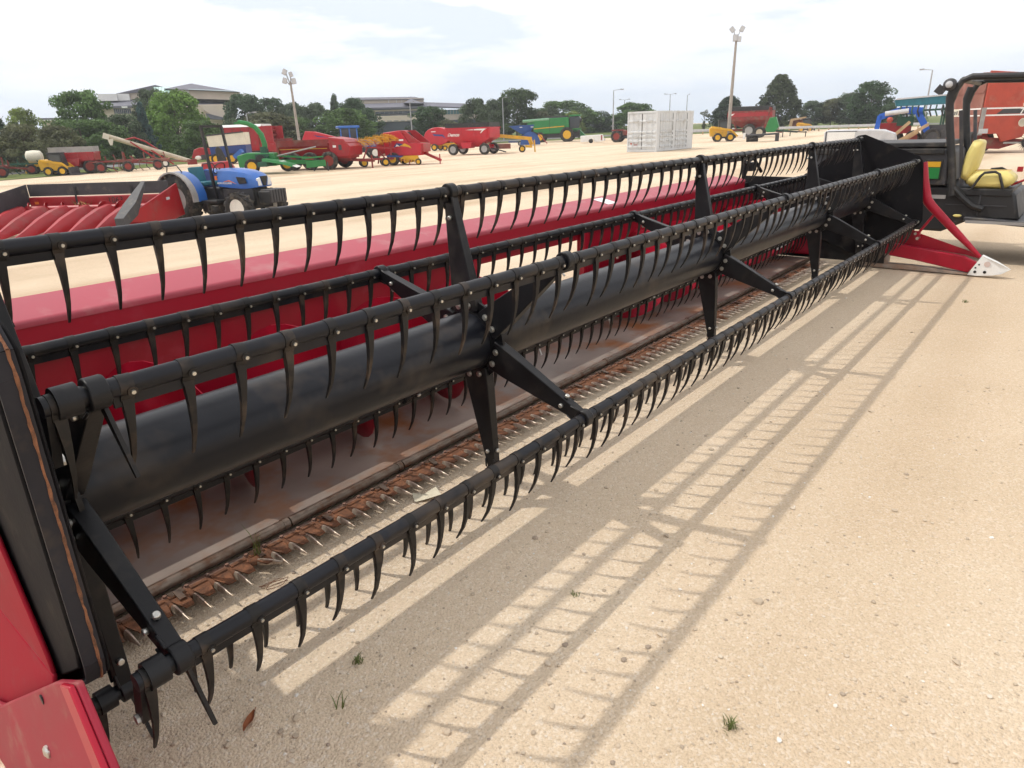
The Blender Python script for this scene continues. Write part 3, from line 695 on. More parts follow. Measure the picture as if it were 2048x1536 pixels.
# ------------------------------------------------------------------ buildings
def building_left():
    p = col_at(365, 150); k = mpp((p.x, p.y, 5)); f_ = facing(p)
    t = thing('office_building', 'large pale building with slate pyramid roofs and a skylight behind the left trees', 'building', p, f_)
    def X(px): return (px-365)*k
    def Z(py, px=365): return top_z(p, px, py)-p.z
    W_ = lambda n_, m_, mb, bev=0: mb.build(n_, G[m_], t, bev)
    y0 = 0
    W_('wall', 'stone_white', MB().bb(X(231), X(264), 2, 14, Z(200, 248), Z(186, 248)))
    W_('wall', 'stone_white', MB().bb(X(264.5), X(285), 3, 14, Z(199, 275), Z(185, 275)))
    W_('wall', 'stone_cream', MB().prism([(X(285.5), Z(197, 285)), (X(335), Z(186, 335)), (X(335), Z(170, 335)), (X(285.5), Z(182, 285))], 'y', 4, 14))
    W_('roof', 'slate', MB().prism([(X(262), Z(184.5, 262)), (X(334), Z(167, 330)), (X(352), Z(172, 352)), (X(352), Z(178, 352)), (X(290), Z(183, 290))], 'y', 3.5, 15))
    # sloping lower roofs, wrapped round in two planes
    def slope(x0, x1, ye0, ye1, zt0, zt1, ze0, ze1):
        return MB().loft([[(X(x0), ye0-6, ze0), (X(x1), ye1-6, ze1), (X(x1), ye1+5, zt1), (X(x0), ye0+5, zt0)], [(X(x0), ye0-6, ze0-.35), (X(x1), ye1-6, ze1-.35), (X(x1), ye1+5, zt1-.35), (X(x0), ye0+5, zt0-.35)]])
    W_('roof', 'slate', slope(224, 345, 0, 2, Z(200, 230), Z(187, 340), Z(216, 230), Z(210, 340)))
    W_('roof', 'slate', slope(385, 470, 2, 2, Z(197, 390), Z(200, 470), Z(211, 390), Z(213, 470)))
    # skylight of tinted glass in strips
    for i in range(6):
        a, b_ = 327+i*5.6, 327+(i+1)*5.6-.5
        W_('skylight_pane', 'skylight', MB().loft([[(X(a), -3, Z(186, a)), (X(b_), -3, Z(186, b_)), (X(b_+2), 3, Z(171.5, b_)), (X(a+2), 3, Z(171.5, a))], [(X(a), -3, Z(187, a)), (X(b_), -3, Z(187, b_)), (X(b_+2), 3, Z(172.5, b_)), (X(a+2), 3, Z(172.5, a))]]))
    # upper block with the big pyramid roof
    W_('wall', 'stone_white', MB().bb(X(366), X(393.5), 0, 12, Z(198, 380), Z(179.5, 380)))
    W_('wall', 'stone_cream', MB().prism([(X(394), Z(197, 394)), (X(488), Z(200, 488)), (X(488), Z(184.5, 488)), (X(394), Z(180, 394))], 'y', 0, 12))
    ax, az = X(401), Z(163, 401)
    b = MB(); b.add([(X(350), -1, Z(178, 350)), (X(489), -1, Z(184.5, 489)), (X(489), 13, Z(184, 489)), (X(350), 13, Z(178, 350)), (ax, 5, az)], [(0, 1, 4), (1, 2, 4), (2, 3, 4), (3, 0, 4), (0, 3, 2, 1)])
    W_('roof', 'slate', b)
    b = MB(); b.add([(X(392), -1.06, Z(179.6, 392)), (X(484), -1.06, Z(183.6, 484)), (ax+.1, 4.6, az-.4)], [(0, 1, 2)]); 
    b.add([(X(392), -1.02, Z(179.7, 392)), (X(484), -1.02, Z(183.7, 484)), (ax+.1, 4.64, az-.45)], [(0, 1, 2)]); W_('roof_glazing', 'slate_pale', b)
    W_('wall', 'stone_white', MB().bb(X(489), X(506), 2, 12, Z(197, 495), Z(186, 495)))
    # lower storey
    W_('wall', 'stone_cream', MB().bb(X(224), X(470), -4.5, 12, 0, Z(212, 350)))
    for i in range(9):
        x = 258+i*3.2; W_('window', 'window_dark', MB().bb(X(x), X(x+2.6), -4.6, -4.45, Z(229, 260), Z(219, 260)))
    W_('fascia', 'stone_white', MB().bb(X(255), X(282), -5.2, -4.4, Z(218, 268), Z(214.5, 268)))
    W_('gable_wall', 'stone_cream', MB().prism([(X(412), Z(213, 412)), (X(458), Z(216, 458)), (X(462), Z(243, 462)), (X(425), Z(232, 425)), (X(412), Z(222, 412))], 'y', -6.5, -5))
    W_('canopy', 'slate', MB().prism([(X(415), Z(229, 415)), (X(455), Z(240, 455)), (X(458), Z(242.5, 455)), (X(415), Z(240, 415))], 'y', -8, -6.6))
    return t
building_left()
def building_mid():
    p = col_at(820, 165); k = mpp((p.x, p.y, 5)); f_ = facing(p)
    t = thing('low_building', 'low stone building with dark window band and slate roof behind the hay tools', 'building', p, f_)
    def X(px): return (px-820)*k
    def Z(py, px=820): return top_z(p, px, py)-p.z
    W_ = lambda n_, m_, mb, bev=0: mb.build(n_, G[m_], t, bev)
    W_('wall', 'stone_cream', MB().bb(X(705), X(853), 5.4, 22, Z(214), Z(194)))
    b = MB(); b.add([(X(695), 5, Z(197, 700)), (X(854), 5, Z(195.5, 850)), (X(856), 24, Z(195, 850)), (X(695), 24, Z(197, 700)), (X(712), 11, Z(190, 712)), (X(835), 11, Z(188.5, 835)), (X(835), 19, Z(188.5, 835)), (X(712), 19, Z(190, 712)),
        (X(695), 5, Z(198.2, 700)), (X(854), 5, Z(196.8, 850))], [(0, 1, 5, 4), (1, 2, 6, 5), (2, 3, 7, 6), (3, 0, 4, 7), (4, 5, 6, 7), (0, 8, 9, 1)]); W_('roof', 'slate', b)
    for x in (781, 797, 808): W_('pilaster', 'stone_white', MB().bb(X(x), X(x+1.2), 5.3, 5.5, Z(207), Z(195)))
    def strip(x0, x1, za, zb, ya, yb): return MB().loft([[(X(x0), ya, za), (X(x1), ya, zb), (X(x1), yb, zb+1.1), (X(x0), yb, za+1.1)], [(X(x0), ya, za-.3), (X(x1), ya, zb-.3), (X(x1), yb, zb+.8), (X(x0), yb, za+.8)]])
    W_('roof', 'slate', strip(715, 856, Z(216, 730), Z(212.5, 856), -1, 5.3))
    W_('roof', 'slate', strip(857, 1010, Z(212, 857), Z(216.5, 1005), 0, 8))
    b = MB(); b.add([(X(812), -1.2, Z(206, 812)), (X(852), -1.2, Z(207, 852)), (X(827), 2, Z(196.5, 827)), (X(812), 7, Z(205, 812)), (X(852), 7, Z(206, 852))], [(0, 1, 2), (1, 4, 2), (4, 3, 2), (3, 0, 2), (0, 3, 4, 1)]); W_('gable_roof', 'slate', b)
    W_('fascia', 'window_dark', MB().bb(X(745), X(855), -.3, 8, Z(219, 800), Z(215.6, 800)))
    W_('wall', 'stone_cream', MB().bb(X(745), X(855), 0, 8, Z(222, 800), Z(219, 800)))
    for i in range(11):
        x = 755+i*9; W_('window', 'window_dark', MB().bb(X(x), X(x+8.6), .2, .5, Z(227.5, 800), Z(222, 800)))
    W_('wall', 'stone_cream', MB().bb(X(745), X(855), .6, 8, Z(229, 800), Z(221.8, 800)))
    W_('wall', 'stone_cream', MB().bb(X(758), X(853), -1.2, 8, Z(243, 800), Z(231, 800)))
    W_('sill_band', 'window_dark', MB().bb(X(752), X(854), -.6, 8, Z(231, 800), Z(229.2, 800)))
    for i in range(7):
        x = 764+i*13; W_('vent_panel', 'm_grey', MB().bb(X(x), X(x+9), -1.3, -1.15, Z(242.6, 800), Z(240.6, 800)))
    W_('base_wall', 'window_dark', MB().bb(X(735), X(990), -.5, 9, 0, Z(243.2, 800)))
    W_('wall', 'stone_cream', MB().bb(X(857), X(1005), 1.5, 9, 0, Z(219, 900)))
    for i in range(14):
        x = 893+i*6; W_('window', 'window_teal', MB().bb(X(x), X(x+5.2), 1.3, 1.45, Z(228, 900), Z(219.5, 900)))
    return t
building_mid()
p = col_at(112, 170); k = mpp((p.x, p.y, 3)); t = thing('distant_building', 'flat dark-roofed building far behind the trees at left', 'building', p, facing(p))
zt = top_z(p, 112, 236)-p.z; MB().bb(-14*k, 26*k, 0, 8, 0, zt-5*k).build('wall', G['stone_cream'], t); MB().bb(-22*k, 34*k, -1, 9, zt-5*k, zt-3.2*k).build('fascia', G['stone_white'], t); MB().bb(-20*k, 32*k, -.8, 9, zt-3.19*k, zt).build('roof', G['slate'], t)

# ------------------------------------------------------------------ poles
def flood_pole(px, pyb, pytop, heads, lab, r_=.16, lean=0):
    p = ground_at(px, pyb); t = thing('floodlight_pole', lab, 'light pole', p, facing(p), 'floodlight poles in the lot')
    h = top_z(p, px, pytop)+.45
    MB().pipe([(0, 0, -.2), (lean*.5, 0, h*.5), (lean, 0, h)], r_, n=12, rs=[r_, r_*.8, r_*.55]).build('pole', G['pole_wood'], t)
    for (x, z, ry, s) in heads:
        b = MB(); b.box((lean+x, -.15, h+z), (.5*s, .38*s, .62*s), ry=ry); lamp = b.build('lamp_head', G['pole_metal'], t, bevel=.03)
        MB().box((lean+x, -.15-.2*s, h+z), (.42*s, .03, .54*s), ry=ry).build('lens', G['m_grey_light'], lamp)
        MB().cyl((lean, 0, h-.25), (lean+x*.8, -.05, h+z), .035).build('bracket', G['pole_metal'], t)
    return t
flood_pole(606, 330, 163, [(-.30, .60, .5, .58), (.10, .45, -.25, .5), (-.36, .05, .35, .58), (.24, .02, -.15, .58)], 'shorter floodlight pole with four lamp heads above the red spreader', .12, -.1)
flood_pole(1455, 283, 75, [(-.44, .66, -.7, .82), (.48, .66, .5, .82), (-.1, -.1, 0, .95), (.28, -.22, 0, .75)], 'tall floodlight pole with four lamp heads beside the skid steer', .19, .1)
def street_lamp(px, top, dist, arm, lab, two=False):
    p = col_at(px, dist); t = thing('street_lamp', lab, 'street lamp', p, facing(p), 'street lamps along the road'); h = top_z(p, px, top)-p.z
    MB().cyl((0, 0, -.1), (0, 0, h), .11, .06, n=8).build('pole', G['pole_metal'], t)
    b = MB()
    for s_ in ((1, -1) if two else (1,)): b.bar((0, 0, h), (arm*s_, 0, h+.12), .06, .06); b.box((arm*s_*1.1, 0, h+.12), (abs(arm)*.5, .25, .14))
    b.build('lamp_arm', G['pole_metal'], t)
for a in ((1226, 181, 110, 1.1, 'nearest tall street lamp left of the container'), (500, 227, 85, .8, 'small street lamp behind the red forage box'), (824, 205, 100, .5, 'street lamp in front of the low stone building'), (1007, 196, 120, .6, 'thin street lamp left of the tall poplar'), (1850, 141, 90, -.9, 'leaning street lamp left of the roll cage'), (1372, 190, 150, .35, 'plain thin pole above the container')): street_lamp(*a)
for a in ((1248, 200, 165, .9, 'small double lamp above the rounded tree'), (1338, 189, 150, .9, 'double lamp rising behind the container'), (1690, 187, 165, .8, 'double lamp above the guardrail trees')): street_lamp(*a, two=True)
# guardrail along the road
def guardrail(px0, px1, dist, lab):
    n = int((px1-px0)/20); P = [col_at(px0+(px1-px0)*i/n, dist) for i in range(n+1)]
    c = P[len(P)//2]; t = thing('guardrail', lab, 'guardrail', c)
    b = MB(); pts = [q-c+Vector((0, 0, .62)) for q in P]
    for a_, b_ in zip(pts, pts[1:]): b.bar(a_, b_, .06, .36); b.bar(a_-Vector((.05, 0, 0)), b_-Vector((.05, 0, 0)), .05, .08)
    b.build('rail', G['m_grey_light'], t)
    for q in pts: MB().bb(q.x+.05, q.x+.2, q.y-.08, q.y+.08, q.z-.75, q.z+.1).build('post', G['m_wood'], t)
guardrail(1560, 1860, 118, 'grey steel guardrail right of the skid steer')
guardrail(1385, 1470, 118, 'grey steel guardrail between the container and the tall pole')
# ------------------------------------------------------------------ machines
WH = {}
def wheel(root, c, r_, w, rim='rim_white', lugs=0, name='wheel', ax='y', rr=.58):
    """tyre with tread (part) and dished rim (sub-part); meshes shared by size"""
    key = (round(r_, 3), round(w, 3), rim, lugs, ax, rr)
    if key not in WH:
        n = 28 if lugs else 20
        b = MB(); h = w/2
        b.lathe([(-h*.72, r_*rr), (-h*.98, r_*(rr+.12)), (-h, r_*.86), (-h*.82, r_*.97), (0, r_*1.0), (h*.82, r_*.97), (h, r_*.86), (h*.98, r_*(rr+.12)), (h*.72, r_*rr)], (0, 0, 0), ax, n)
        for i in range(lugs):
            for s_ in (-1, 1):
                q = 2*math.pi*(i+.5*(s_ > 0))/lugs; dq = .22
                def pt(a_, rad, off): 
                    u, v_ = rad*math.cos(a_), rad*math.sin(a_)
                    return (u, off, v_) if ax == 'y' else (off, u, v_)
                t_ = 2*math.pi/lugs*.17
                vs = []
                for rad in (r_*.955, r_*1.045):
                    vs += [pt(q-t_, rad, s_*.02*w), pt(q+t_, rad, s_*.02*w), pt(q+dq+t_, rad*.985, s_*h*1.0), pt(q+dq-t_, rad*.985, s_*h*1.0)]
                b.add(vs, [(0, 1, 2, 3), (4, 7, 6, 5), (0, 4, 5, 1), (1, 5, 6, 2), (2, 6, 7, 3), (3, 7, 4, 0)])
        ty = b.mesh('tyre', G['tyre'], 40)
        b = MB(); R_ = r_*rr*1.02
        b.lathe([(-h*.74, R_), (-h*.70, R_*.90), (-h*.35, R_*.82), (-h*.28, R_*.35), (-h*.5, R_*.30), (-h*.5, .01)], (0, 0, 0), ax, 20)
        b.lathe([(h*.74, R_), (h*.70, R_*.90), (h*.35, R_*.82), (h*.28, R_*.35), (h*.5, R_*.30), (h*.5, .01)], (0, 0, 0), ax, 20)
        rm = b.mesh('rim', G[rim], 40); WH[key] = (ty, rm)
    ty, rm = WH[key]; o = obj(name, ty, root); o.location = c; q = obj('rim', rm, o); return o
def P(root, name, m_, mb, bevel=0, label=None):
    o = mb.build(name, G[m_] if isinstance(m_, str) else [G[i] for i in m_], root, bevel)
    if label: o['label'] = label
    return o
def place(name, lab, cat, px, py, delta=0, group=None, z=-.45):
    p = ground_at(px, py, z); return thing(name, lab, cat, p, facing(p)+R(delta), group)
def swoosh(root, pts, m_, y, name='decal', t=.006):
    return P(root, name, m_, MB().prism(pts, 'y', y-t, y))

# blue orchard tractor, nose to the right and towards the camera
T = place('compact_tractor', 'blue compact tractor with black roll bar parked on the gravel', 'tractor', 462, 441, -46); T.scale = (.94,)*3
for y in (-.62, .62):
    wheel(T, (-1.0, y, .62), .62, .36, 'rim_grey', 18, rr=.50); wheel(T, (1.0, y*.98, .40), .40, .27, 'rim_white', 14, rr=.58)
def ringY(x, w, z0, z1, r_=.10):
    return [(x, -w, z0), (x, -w*1.02, (z0+z1)/2), (x, -w*.86, z1-.06), (x, -w*.45, z1), (x, w*.45, z1), (x, w*.86, z1-.06), (x, w*1.02, (z0+z1)/2), (x, w, z0)]
hood = P(T, 'hood', 'm_blue', MB().loft([ringY(.12, .33, .92, 1.36), ringY(.55, .33, .88, 1.36), ringY(1.0, .31, .86, 1.31), ringY(1.25, .29, .88, 1.24), ringY(1.38, .25, .90, 1.12)]))
P(T, 'grille', 'm_black', MB().prism([(-.13, 1.16), (.13, 1.16), (.05, .92), (-.05, .92)], 'x', 1.36, 1.40), .01)
for s_ in (-1, 1):
    P(T, 'headlight', 'm_white', MB().prism([(s_*.15, 1.13), (s_*.24, 1.10), (s_*.22, .93), (s_*.10, .93)], 'x', 1.34, 1.39))
    P(hood, 'side_vent', 'm_black', MB().prism([(.78, 1.16), (1.08, 1.14), (1.12, 1.0), (.85, .98)], 'y', s_*.345-.004, s_*.345+.004))
    P(hood, 'stripe', 'm_orange', MB().prism([(.30, 1.03), (.52, 1.08), (.75, .99), (.52, 1.05)], 'y', s_*.342-.004, s_*.342+.004))
P(T, 'chassis', 'm_black', MB().bb(-1.1, 1.25, -.22, .22, .42, .88).bb(.85, 1.1, -.55, .55, .34, .46).bb(-1.12, -.88, -.5, .5, .5, .74), .02)
P(T, 'engine_side', 'm_charcoal', MB().bb(.2, 1.2, -.29, .29, .55, .87), .02)
P(T, 'ballast', 'm_black', MB().bb(1.40, 1.78, -.30, .30, .50, .80), .02)
for i in range(6): P(T, 'ballast_plate', 'm_charcoal', MB().bb(1.46, 1.80, -.28+i*.1, -.21+i*.1, .52, .84), .01)
for s_ in (-1, 1):
    f1 = MB(); arc = [R(q) for q in range(-5, 171, 16)]
    o_ = [(-1.0+.70*math.cos(a), .62+.70*math.sin(a)) for a in arc]; i_ = [(-1.0+.66*math.cos(a), .62+.66*math.sin(a)) for a in arc[::-1]]
    f1.prism(o_+i_, 'y', s_*.38, s_*.66); fe = P(T, 'fender', 'm_blue', f1)
    f2 = MB(); f2.prism(o_+i_, 'y', s_*.663, s_*.83); P(fe, 'fender_edge', 'm_grey', f2)
    f3 = MB(); f3.prism([(-1.0+.655*math.cos(a), .62+.655*math.sin(a)) for a in arc], 'y', s_*.385, s_*.40); P(fe, 'inner_panel', 'm_blue_deep', f3)
P(T, 'platform', 'm_black', MB().bb(-.55, .25, -.60, .60, .52, .58).bb(-.3, -.1, -.60, -.50, .3, .52), .01)
st = P(T, 'seat', 'm_teal', MB().bb(-.92, -.45, -.24, .24, .92, 1.03), .03); P(st, 'backrest', 'm_teal', MB().box((-.93, 0, 1.20), (.10, .46, .40), ry=-.15), .03)
P(T, 'dashboard', 'm_black', MB().bb(.02, .14, -.24, .24, .85, 1.30), .02)
sw = MB(); sw.pipe([(-.10+.10*math.cos(a), .19*math.sin(a), 1.36+.14*math.cos(a)) for a in [R(30*i) for i in range(13)]], .015, n=6, cap=False); sw.cyl((-.1, 0, 1.36), (.05, 0, 1.2), .02); P(T, 'steering_wheel', 'm_black', sw)
P(T, 'indicator', 'm_orange', MB().bb(.06, .12, -.36, -.28, 1.08, 1.18))
rb = MB()
for s_ in (-1, 1): rb.bar((.02, s_*.36, .6), (-.05, s_*.36, 1.5), .07, .05); rb.bar((-.05, s_*.36, 1.5), (-.12, s_*.34, 2.40), .07, .05)
rb.bar((-.12, -.36, 2.40), (-.12, .36, 2.40), .05, .06); P(T, 'roll_bar', 'm_black', rb)
for y in (-.6, .6): P(T, 'handrail', 'm_black', MB().pipe([(-1.35, y, 1.3), (-1.3, y, 1.45), (-.95, y, 1.47), (-.8, y, 1.3)], .015))
P(T, 'exhaust_box', 'm_black', MB().cyl((.3, -.36, .5), (.9, -.36, .5), .06))
text_mesh('NEW HOLLAND', .07, G['m_white'], 'lettering', hood, plane_M((.36, -.347, 1.0), (1, 0, 0), (0, 0, 1)))

# corn head left, snouts forward-left
C = place('corn_head', 'red corn head with black back shield left of the blue tractor', 'corn head', 214, 457, -34)
P(C, 'back_beam', 'm_red', MB().bb(-1.75, 1.75, -.05, .12, .30, .78), .015)
bs = P(C, 'back_shield', 'm_charcoal', MB().bb(-1.75, 1.75, .0, .025, .80, 1.08), .006)
for x in (-.55, .85): P(bs, 'shield_stay', 'm_black', MB().bar((x, -.06, .62), (x, -.03, 1.0), .04, .02))
P(C, 'end_shield', 'm_charcoal', MB().prism([(.02, 1.08), (.02, .62), (-1.25, .30), (-.9, .95)], 'x', -1.80, -1.775))
P(C, 'trough', 'm_red_old', MB().bb(-1.7, 1.7, -.55, -.05, .26, .32))
au = MB(); au.cyl((-1.65, -.33, .52), (1.65, -.33, .52), .085, n=14)
ag = P(C, 'cross_auger', 'm_red', au)
n = 120; vs = []; fs = []
for i in range(n+1):
    x = -1.6+3.2*i/n; q = (1 if x < 0 else -1)*x*2*math.pi/.42
    for r_, dx in ((.08, 0), (.17, 0), (.17, .012), (.08, .012)): vs.append((x+dx, -.33+r_*math.cos(q), .52+r_*math.sin(q)))
for i in range(n):
    for j in range(4): fs.append((i*4+j, i*4+(j+1) % 4, i*4+4+(j+1) % 4, i*4+4+j))
P(ag, 'flighting', 'm_red', MB().add(vs, fs))
for i in range(7):
    x = -1.62+i*.54; b = MB(); rg = []
    for y, w, z0, h_ in ((-.55, .20, .28, .36), (-1.0, .20, .24, .34), (-1.5, .16, .16, .28), (-2.0, .09, .08, .16), (-2.35, .02, .06, .05)):
        rg.append([(x-w, y, z0), (x-w*.8, y, z0+h_*.6), (x-w*.3, y, z0+h_*.95), (x+w*.3, y, z0+h_*.95), (x+w*.8, y, z0+h_*.6), (x+w, y, z0)])
    b.loft(rg); P(C, 'snout', 'm_red', b)
P(C, 'side_panel', 'm_red', MB().prism([(.28, 1.0), (.42, .25), (-.2, .18), (-1.9, .34), (-1.9, .48), (-.9, .72)], 'x', 1.78, 1.82), .01)
b = MB(); b.loft([[(1.76-w, y, z-w), (1.76+w, y, z-w), (1.76+w, y, z+w), (1.76-w, y, z+w)] for y, z, w in ((-2.15, .36, .10), (-1.65, .60, .13), (-.98, 1.10, .04))]); P(C, 'end_cone', 'm_charcoal', b)
text_mesh('1063', .20, G['m_black'], 'lettering', C, plane_M((.42, -.053, .67), (1, 0, 0), (0, 0, 1)))
P(C, 'warning_decal', 'm_orange', MB().bb(-1.62, -1.52, -.057, -.052, .62, .68))
P(C, 'serial_plate', 'm_grey_light', MB().bb(1.821, 1.824, -.3, -.15, .66, .72))
for i in range(14):
    a = i*2.4; P(C, 'corn_husk', 'grass_blade' if i % 3 else 'm_yellow_pale', MB().add([(.03*i-.35, -.45, .62), (.03*i-.335, -.44, .62), (.03*i+.12*math.cos(a)-.35, -.50+.08*math.sin(a), .70+.04*math.sin(i))], [(0, 1, 2)]))

# ---- shipping container
K = place('shipping_container', 'pale grey shipping container with double doors on end and side', 'container', 1312, 304, -26)
mat('container_paint', (.60, .62, .63), .55, var=.06, scale=1.5, dirt=(.44, .43, .40), dirt_amt=.35, dirt_scale=1.2)
KW, KL, KH = 2.44, 6.5, 2.86
gy = 'container_paint'
P(K, 'body', 'container_paint', MB().bb(-KW+.04, -.04, .06, KL-.06, .12, KH-.04))
for x in (-KW, -.10):
    for y in (0, KL-.10): P(K, 'corner_post', gy, MB().bb(x, x+.10, y, y+.10, .0, KH))
P(K, 'top_rail', gy, MB().bb(-KW+.1, -.1, .0, .08, KH-.14, KH-.002).bb(-.09, -.002, .1, KL-.1, KH-.12, KH-.002))
P(K, 'bottom_rail', gy, MB().bb(-KW+.1, -.1, .0, .08, .02, .16).bb(-.09, -.002, .1, KL-.1, .02, .15))
def cdoor(M, w, n):
    """corrugated leaf in the xz plane: horizontal ribs, two lock rods"""
    b = MB(); zs = [.20]; z = .2; prof = []
    ribs = [(.30, .46), (.72, .88), (1.02, 1.18), (1.32, 1.48), (2.08, 2.24)]
    prof = [(0, .18)]
    for a_, c_ in ribs: prof += [(0, a_), (.045, a_+.03), (.045, c_-.03), (0, c_)]
    prof += [(0, KH-.16), (-.03, KH-.16), (-.03, .18)]
    b.prism([(-u, v_) for u, v_ in prof], 'x', .015, w-.015)
    for x in (w*.32, w*.72): b.cyl((x, -.07, .15), (x, -.07, KH-.15), .018, n=6)
    for zz in (.7, 1.2, 2.2): b.bb(w*.3, w*.8, -.085, -.055, zz, zz+.05)
    me = b.mesh('door', G['container_paint']); me.transform(M); return obj('door', me, K)
for i in range(2): cdoor(Matrix.Translation((-KW+.1+i*1.12, .03, 0)), 1.12, i)
for x in (-1.23,): P(K, 'door_gap', 'm_black', MB().bb(x-.018, x+.018, -.0, .03, .2, KH-.18))
Ms = Matrix.Rotation(R(90), 4, 'Z')
P(K, 'side_panel', gy, MB().bb(-.05, -.012, .1, .55, .15, KH-.12).bb(-.05, -.012, 2.75, 3.25, .15, KH-.12).bb(-.05, -.012, 5.35, KL-.1, .15, KH-.12))
for y in (.57, 1.66, 3.27, 4.31):
    w = 1.06 if y < 3 else 1.02
    cdoor(Matrix.Translation((-.03, y, 0)) @ Ms, w, 0)
for y in (.555, 2.735, 3.255, 5.345): P(K, 'door_seal', 'm_black', MB().bb(-.03, -.006, y-.012, y+.012, .2, KH-.18))
P(K, 'marking', 'm_red_orange', MB().bb(-2.15, -2.0, -.02, -.016, .55, .66).bb(-1.85, -1.55, -.02, -.016, .5, .54).bb(-1.85, -1.82, -.02, -.016, .54, .72).bb(-1.58, -1.55, -.02, -.016, .54, .72))

# ---- green combine, side on, cab to the right
B_ = place('combine_harvester', 'green combine harvester with yellow wheels at the far side of the lot', 'combine', 1112, 284, -6)
body = [(-3.0, 1.5), (-3.1, 2.9), (-2.4, 3.1), (1.9, 3.2), (2.0, 1.6), (1.2, 1.15), (-2.0, 1.1)]
bd = P(B_, 'body', 'm_green', MB().prism(body, 'y', -1.35, 1.5), .08)
P(bd, 'stripe', 'm_yellow', MB().prism([(-2.9, 1.78), (1.3, 2.0), (1.3, 2.12), (-2.9, 1.88)], 'y', -1.36, -1.352))
P(bd, 'panel_gap', 'm_black', MB().bb(-.75, -.71, -1.362, -1.351, 1.3, 3.0))
P(B_, 'grain_tank', 'm_charcoal', MB().prism([(-1.0, 3.1), (1.6, 3.2), (1.7, 3.42), (-1.1, 3.36)], 'y', -1.2, 1.3))
P(B_, 'unload_auger', 'm_green_pale', MB().cyl((-4.5, -1.2, 2.85), (-.8, -1.2, 3.0), .19))
cb = P(B_, 'cab', 'm_glass', MB().prism([(2.02, 1.75), (2.0, 3.25), (3.3, 3.3), (3.55, 2.9), (3.3, 1.75)], 'y', -.95, .95), .03)
P(cb, 'cab_roof', 'm_green', MB().bb(1.95, 3.5, -1.0, 1.0, 3.3, 3.5), .06)
for x, x2 in ((2.03, 2.03), (2.75, 2.8), (3.3, 3.5)): P(cb, 'cab_post', 'm_black', MB().bar((x, -.96, 1.75), (x2, -.96, 3.3), .07, .05))
P(B_, 'feeder_house', 'm_green', MB().prism([(1.9, 1.6), (3.4, 1.5), (4.2, .75), (3.9, .45), (2.0, 1.0)], 'y', -.6, .6), .05)
P(B_, 'platform', 'm_green', MB().bb(2.0, 3.6, -1.35, -.5, 1.55, 1.72)); P(B_, 'ladder', 'm_black', MB().bb(3.2, 3.5, -1.6, -1.3, .5, 1.5))
P(B_, 'mirror', 'm_black', MB().bb(3.5, 3.75, -1.5, -1.4, 2.6, 3.0))
P(B_, 'underbody', 'm_charcoal', MB().bb(-2.2, 3.4, -.9, .9, .6, 1.3))
for y in (-1.45, 1.45): wheel(B_, (1.7, y, .95), .95, .6, 'rim_yellow', 14); wheel(B_, (-2.1, y*.9, .68), .68, .42, 'rim_yellow', 12)
P(B_, 'rear_hood', 'm_green', MB().prism([(-3.05, 2.0), (-3.1, 2.85), (-3.9, 2.6), (-3.95, 1.9)], 'y', -1.1, 1.1), .05)

# ---- wagons
def gravity_wagon(px, py, delta, L, H, m_, ext, label, scheme):
    W_ = place('gravity_wagon', label, 'wagon', px, py, delta, 'gravity wagons')
    top, mid = H, H*.62; w = 1.15
    b = MB(); q = lambda x0, x1, y0, y1, z: [(x0, y0, z), (x1, y0, z), (x1, y1, z), (x0, y1, z)]
    b.loft([q(-L/2, L/2, -w, w, top), q(-L/2, L/2, -w, w, mid), q(-L*.18, L*.18, -w*.6, w*.3, H*.30)]); box = P(W_, 'hopper', m_, b, .02)
    P(box, 'top_rim', m_, MB().bb(-L/2-.05, L/2+.05, -w-.05, -w+.03, top-.08, top+.02).bb(-L/2-.05, L/2+.05, w-.03, w+.05, top-.08, top+.02))
    for i in range(4): P(box, 'rib', m_, MB().bar((-L/2+.3+i*(L-.6)/3, -w-.01, top-.05), (-L/2+.3+i*(L-.6)/3, -w-.01, mid), .06, .05, up=(0, 1, 0)))
    b = MB()
    for (x0, x1, y0, y1) in ((-L/2, L/2, -w-.03, -w+.0), (-L/2, L/2, w, w+.03), (-L/2, -L/2+.03, -w, w), (L/2-.03, L/2, -w, w)): b.bb(x0, x1, y0, y1, top+.03, top+.38)
    P(W_, 'extension_boards', ext, b)
    fr = MB(); fr.bb(-L*.42, L*.42, -.5, -.4, .62, .78).bb(-L*.42, L*.42, .4, .5, .62, .78)
    for x in (-L*.36, L*.36): fr.bb(x-.06, x+.06, -.95, .95, .45, .60)
    for x in (-L*.30, L*.30):
        for y in (-.45, .45): fr.bar((x, y, .7), (x*1.35, y*1.9, mid), .08, .06)
    P(W_, 'running_gear', m_, fr)
    P(W_, 'tongue', 'm_charcoal', MB().bar((L*.40, 0, .5), (L*.40+1.4, -.1, .16), .09, .09))
    P(W_, 'chute', m_, MB().prism([(-.5, 1.0), (.5, 1.0), (.35, .55), (-.35, .55)], 'y', -w-.35, -w*.5))
    for x in (-L*.36, L*.36):
        for y in (-1.0, 1.0): wheel(W_, (x, y, .46), .46, .30, 'rim_grey' if scheme else 'rim_red')
    return W_
D_ = gravity_wagon(948, 309, -24, 4.0, 2.15, 'm_red_bright', 'm_black', 'bright red gravity wagon with black extension boards and white swoosh', 1)
hp = [c for c in D_.children if c.name.startswith('hopper')][0]
text_mesh('Demco', .36, G['m_white'], 'lettering', hp, plane_M((-1.3, -1.166, 1.62), (1, 0, 0), (0, 0, 1)), bold=.008, shear=.3)
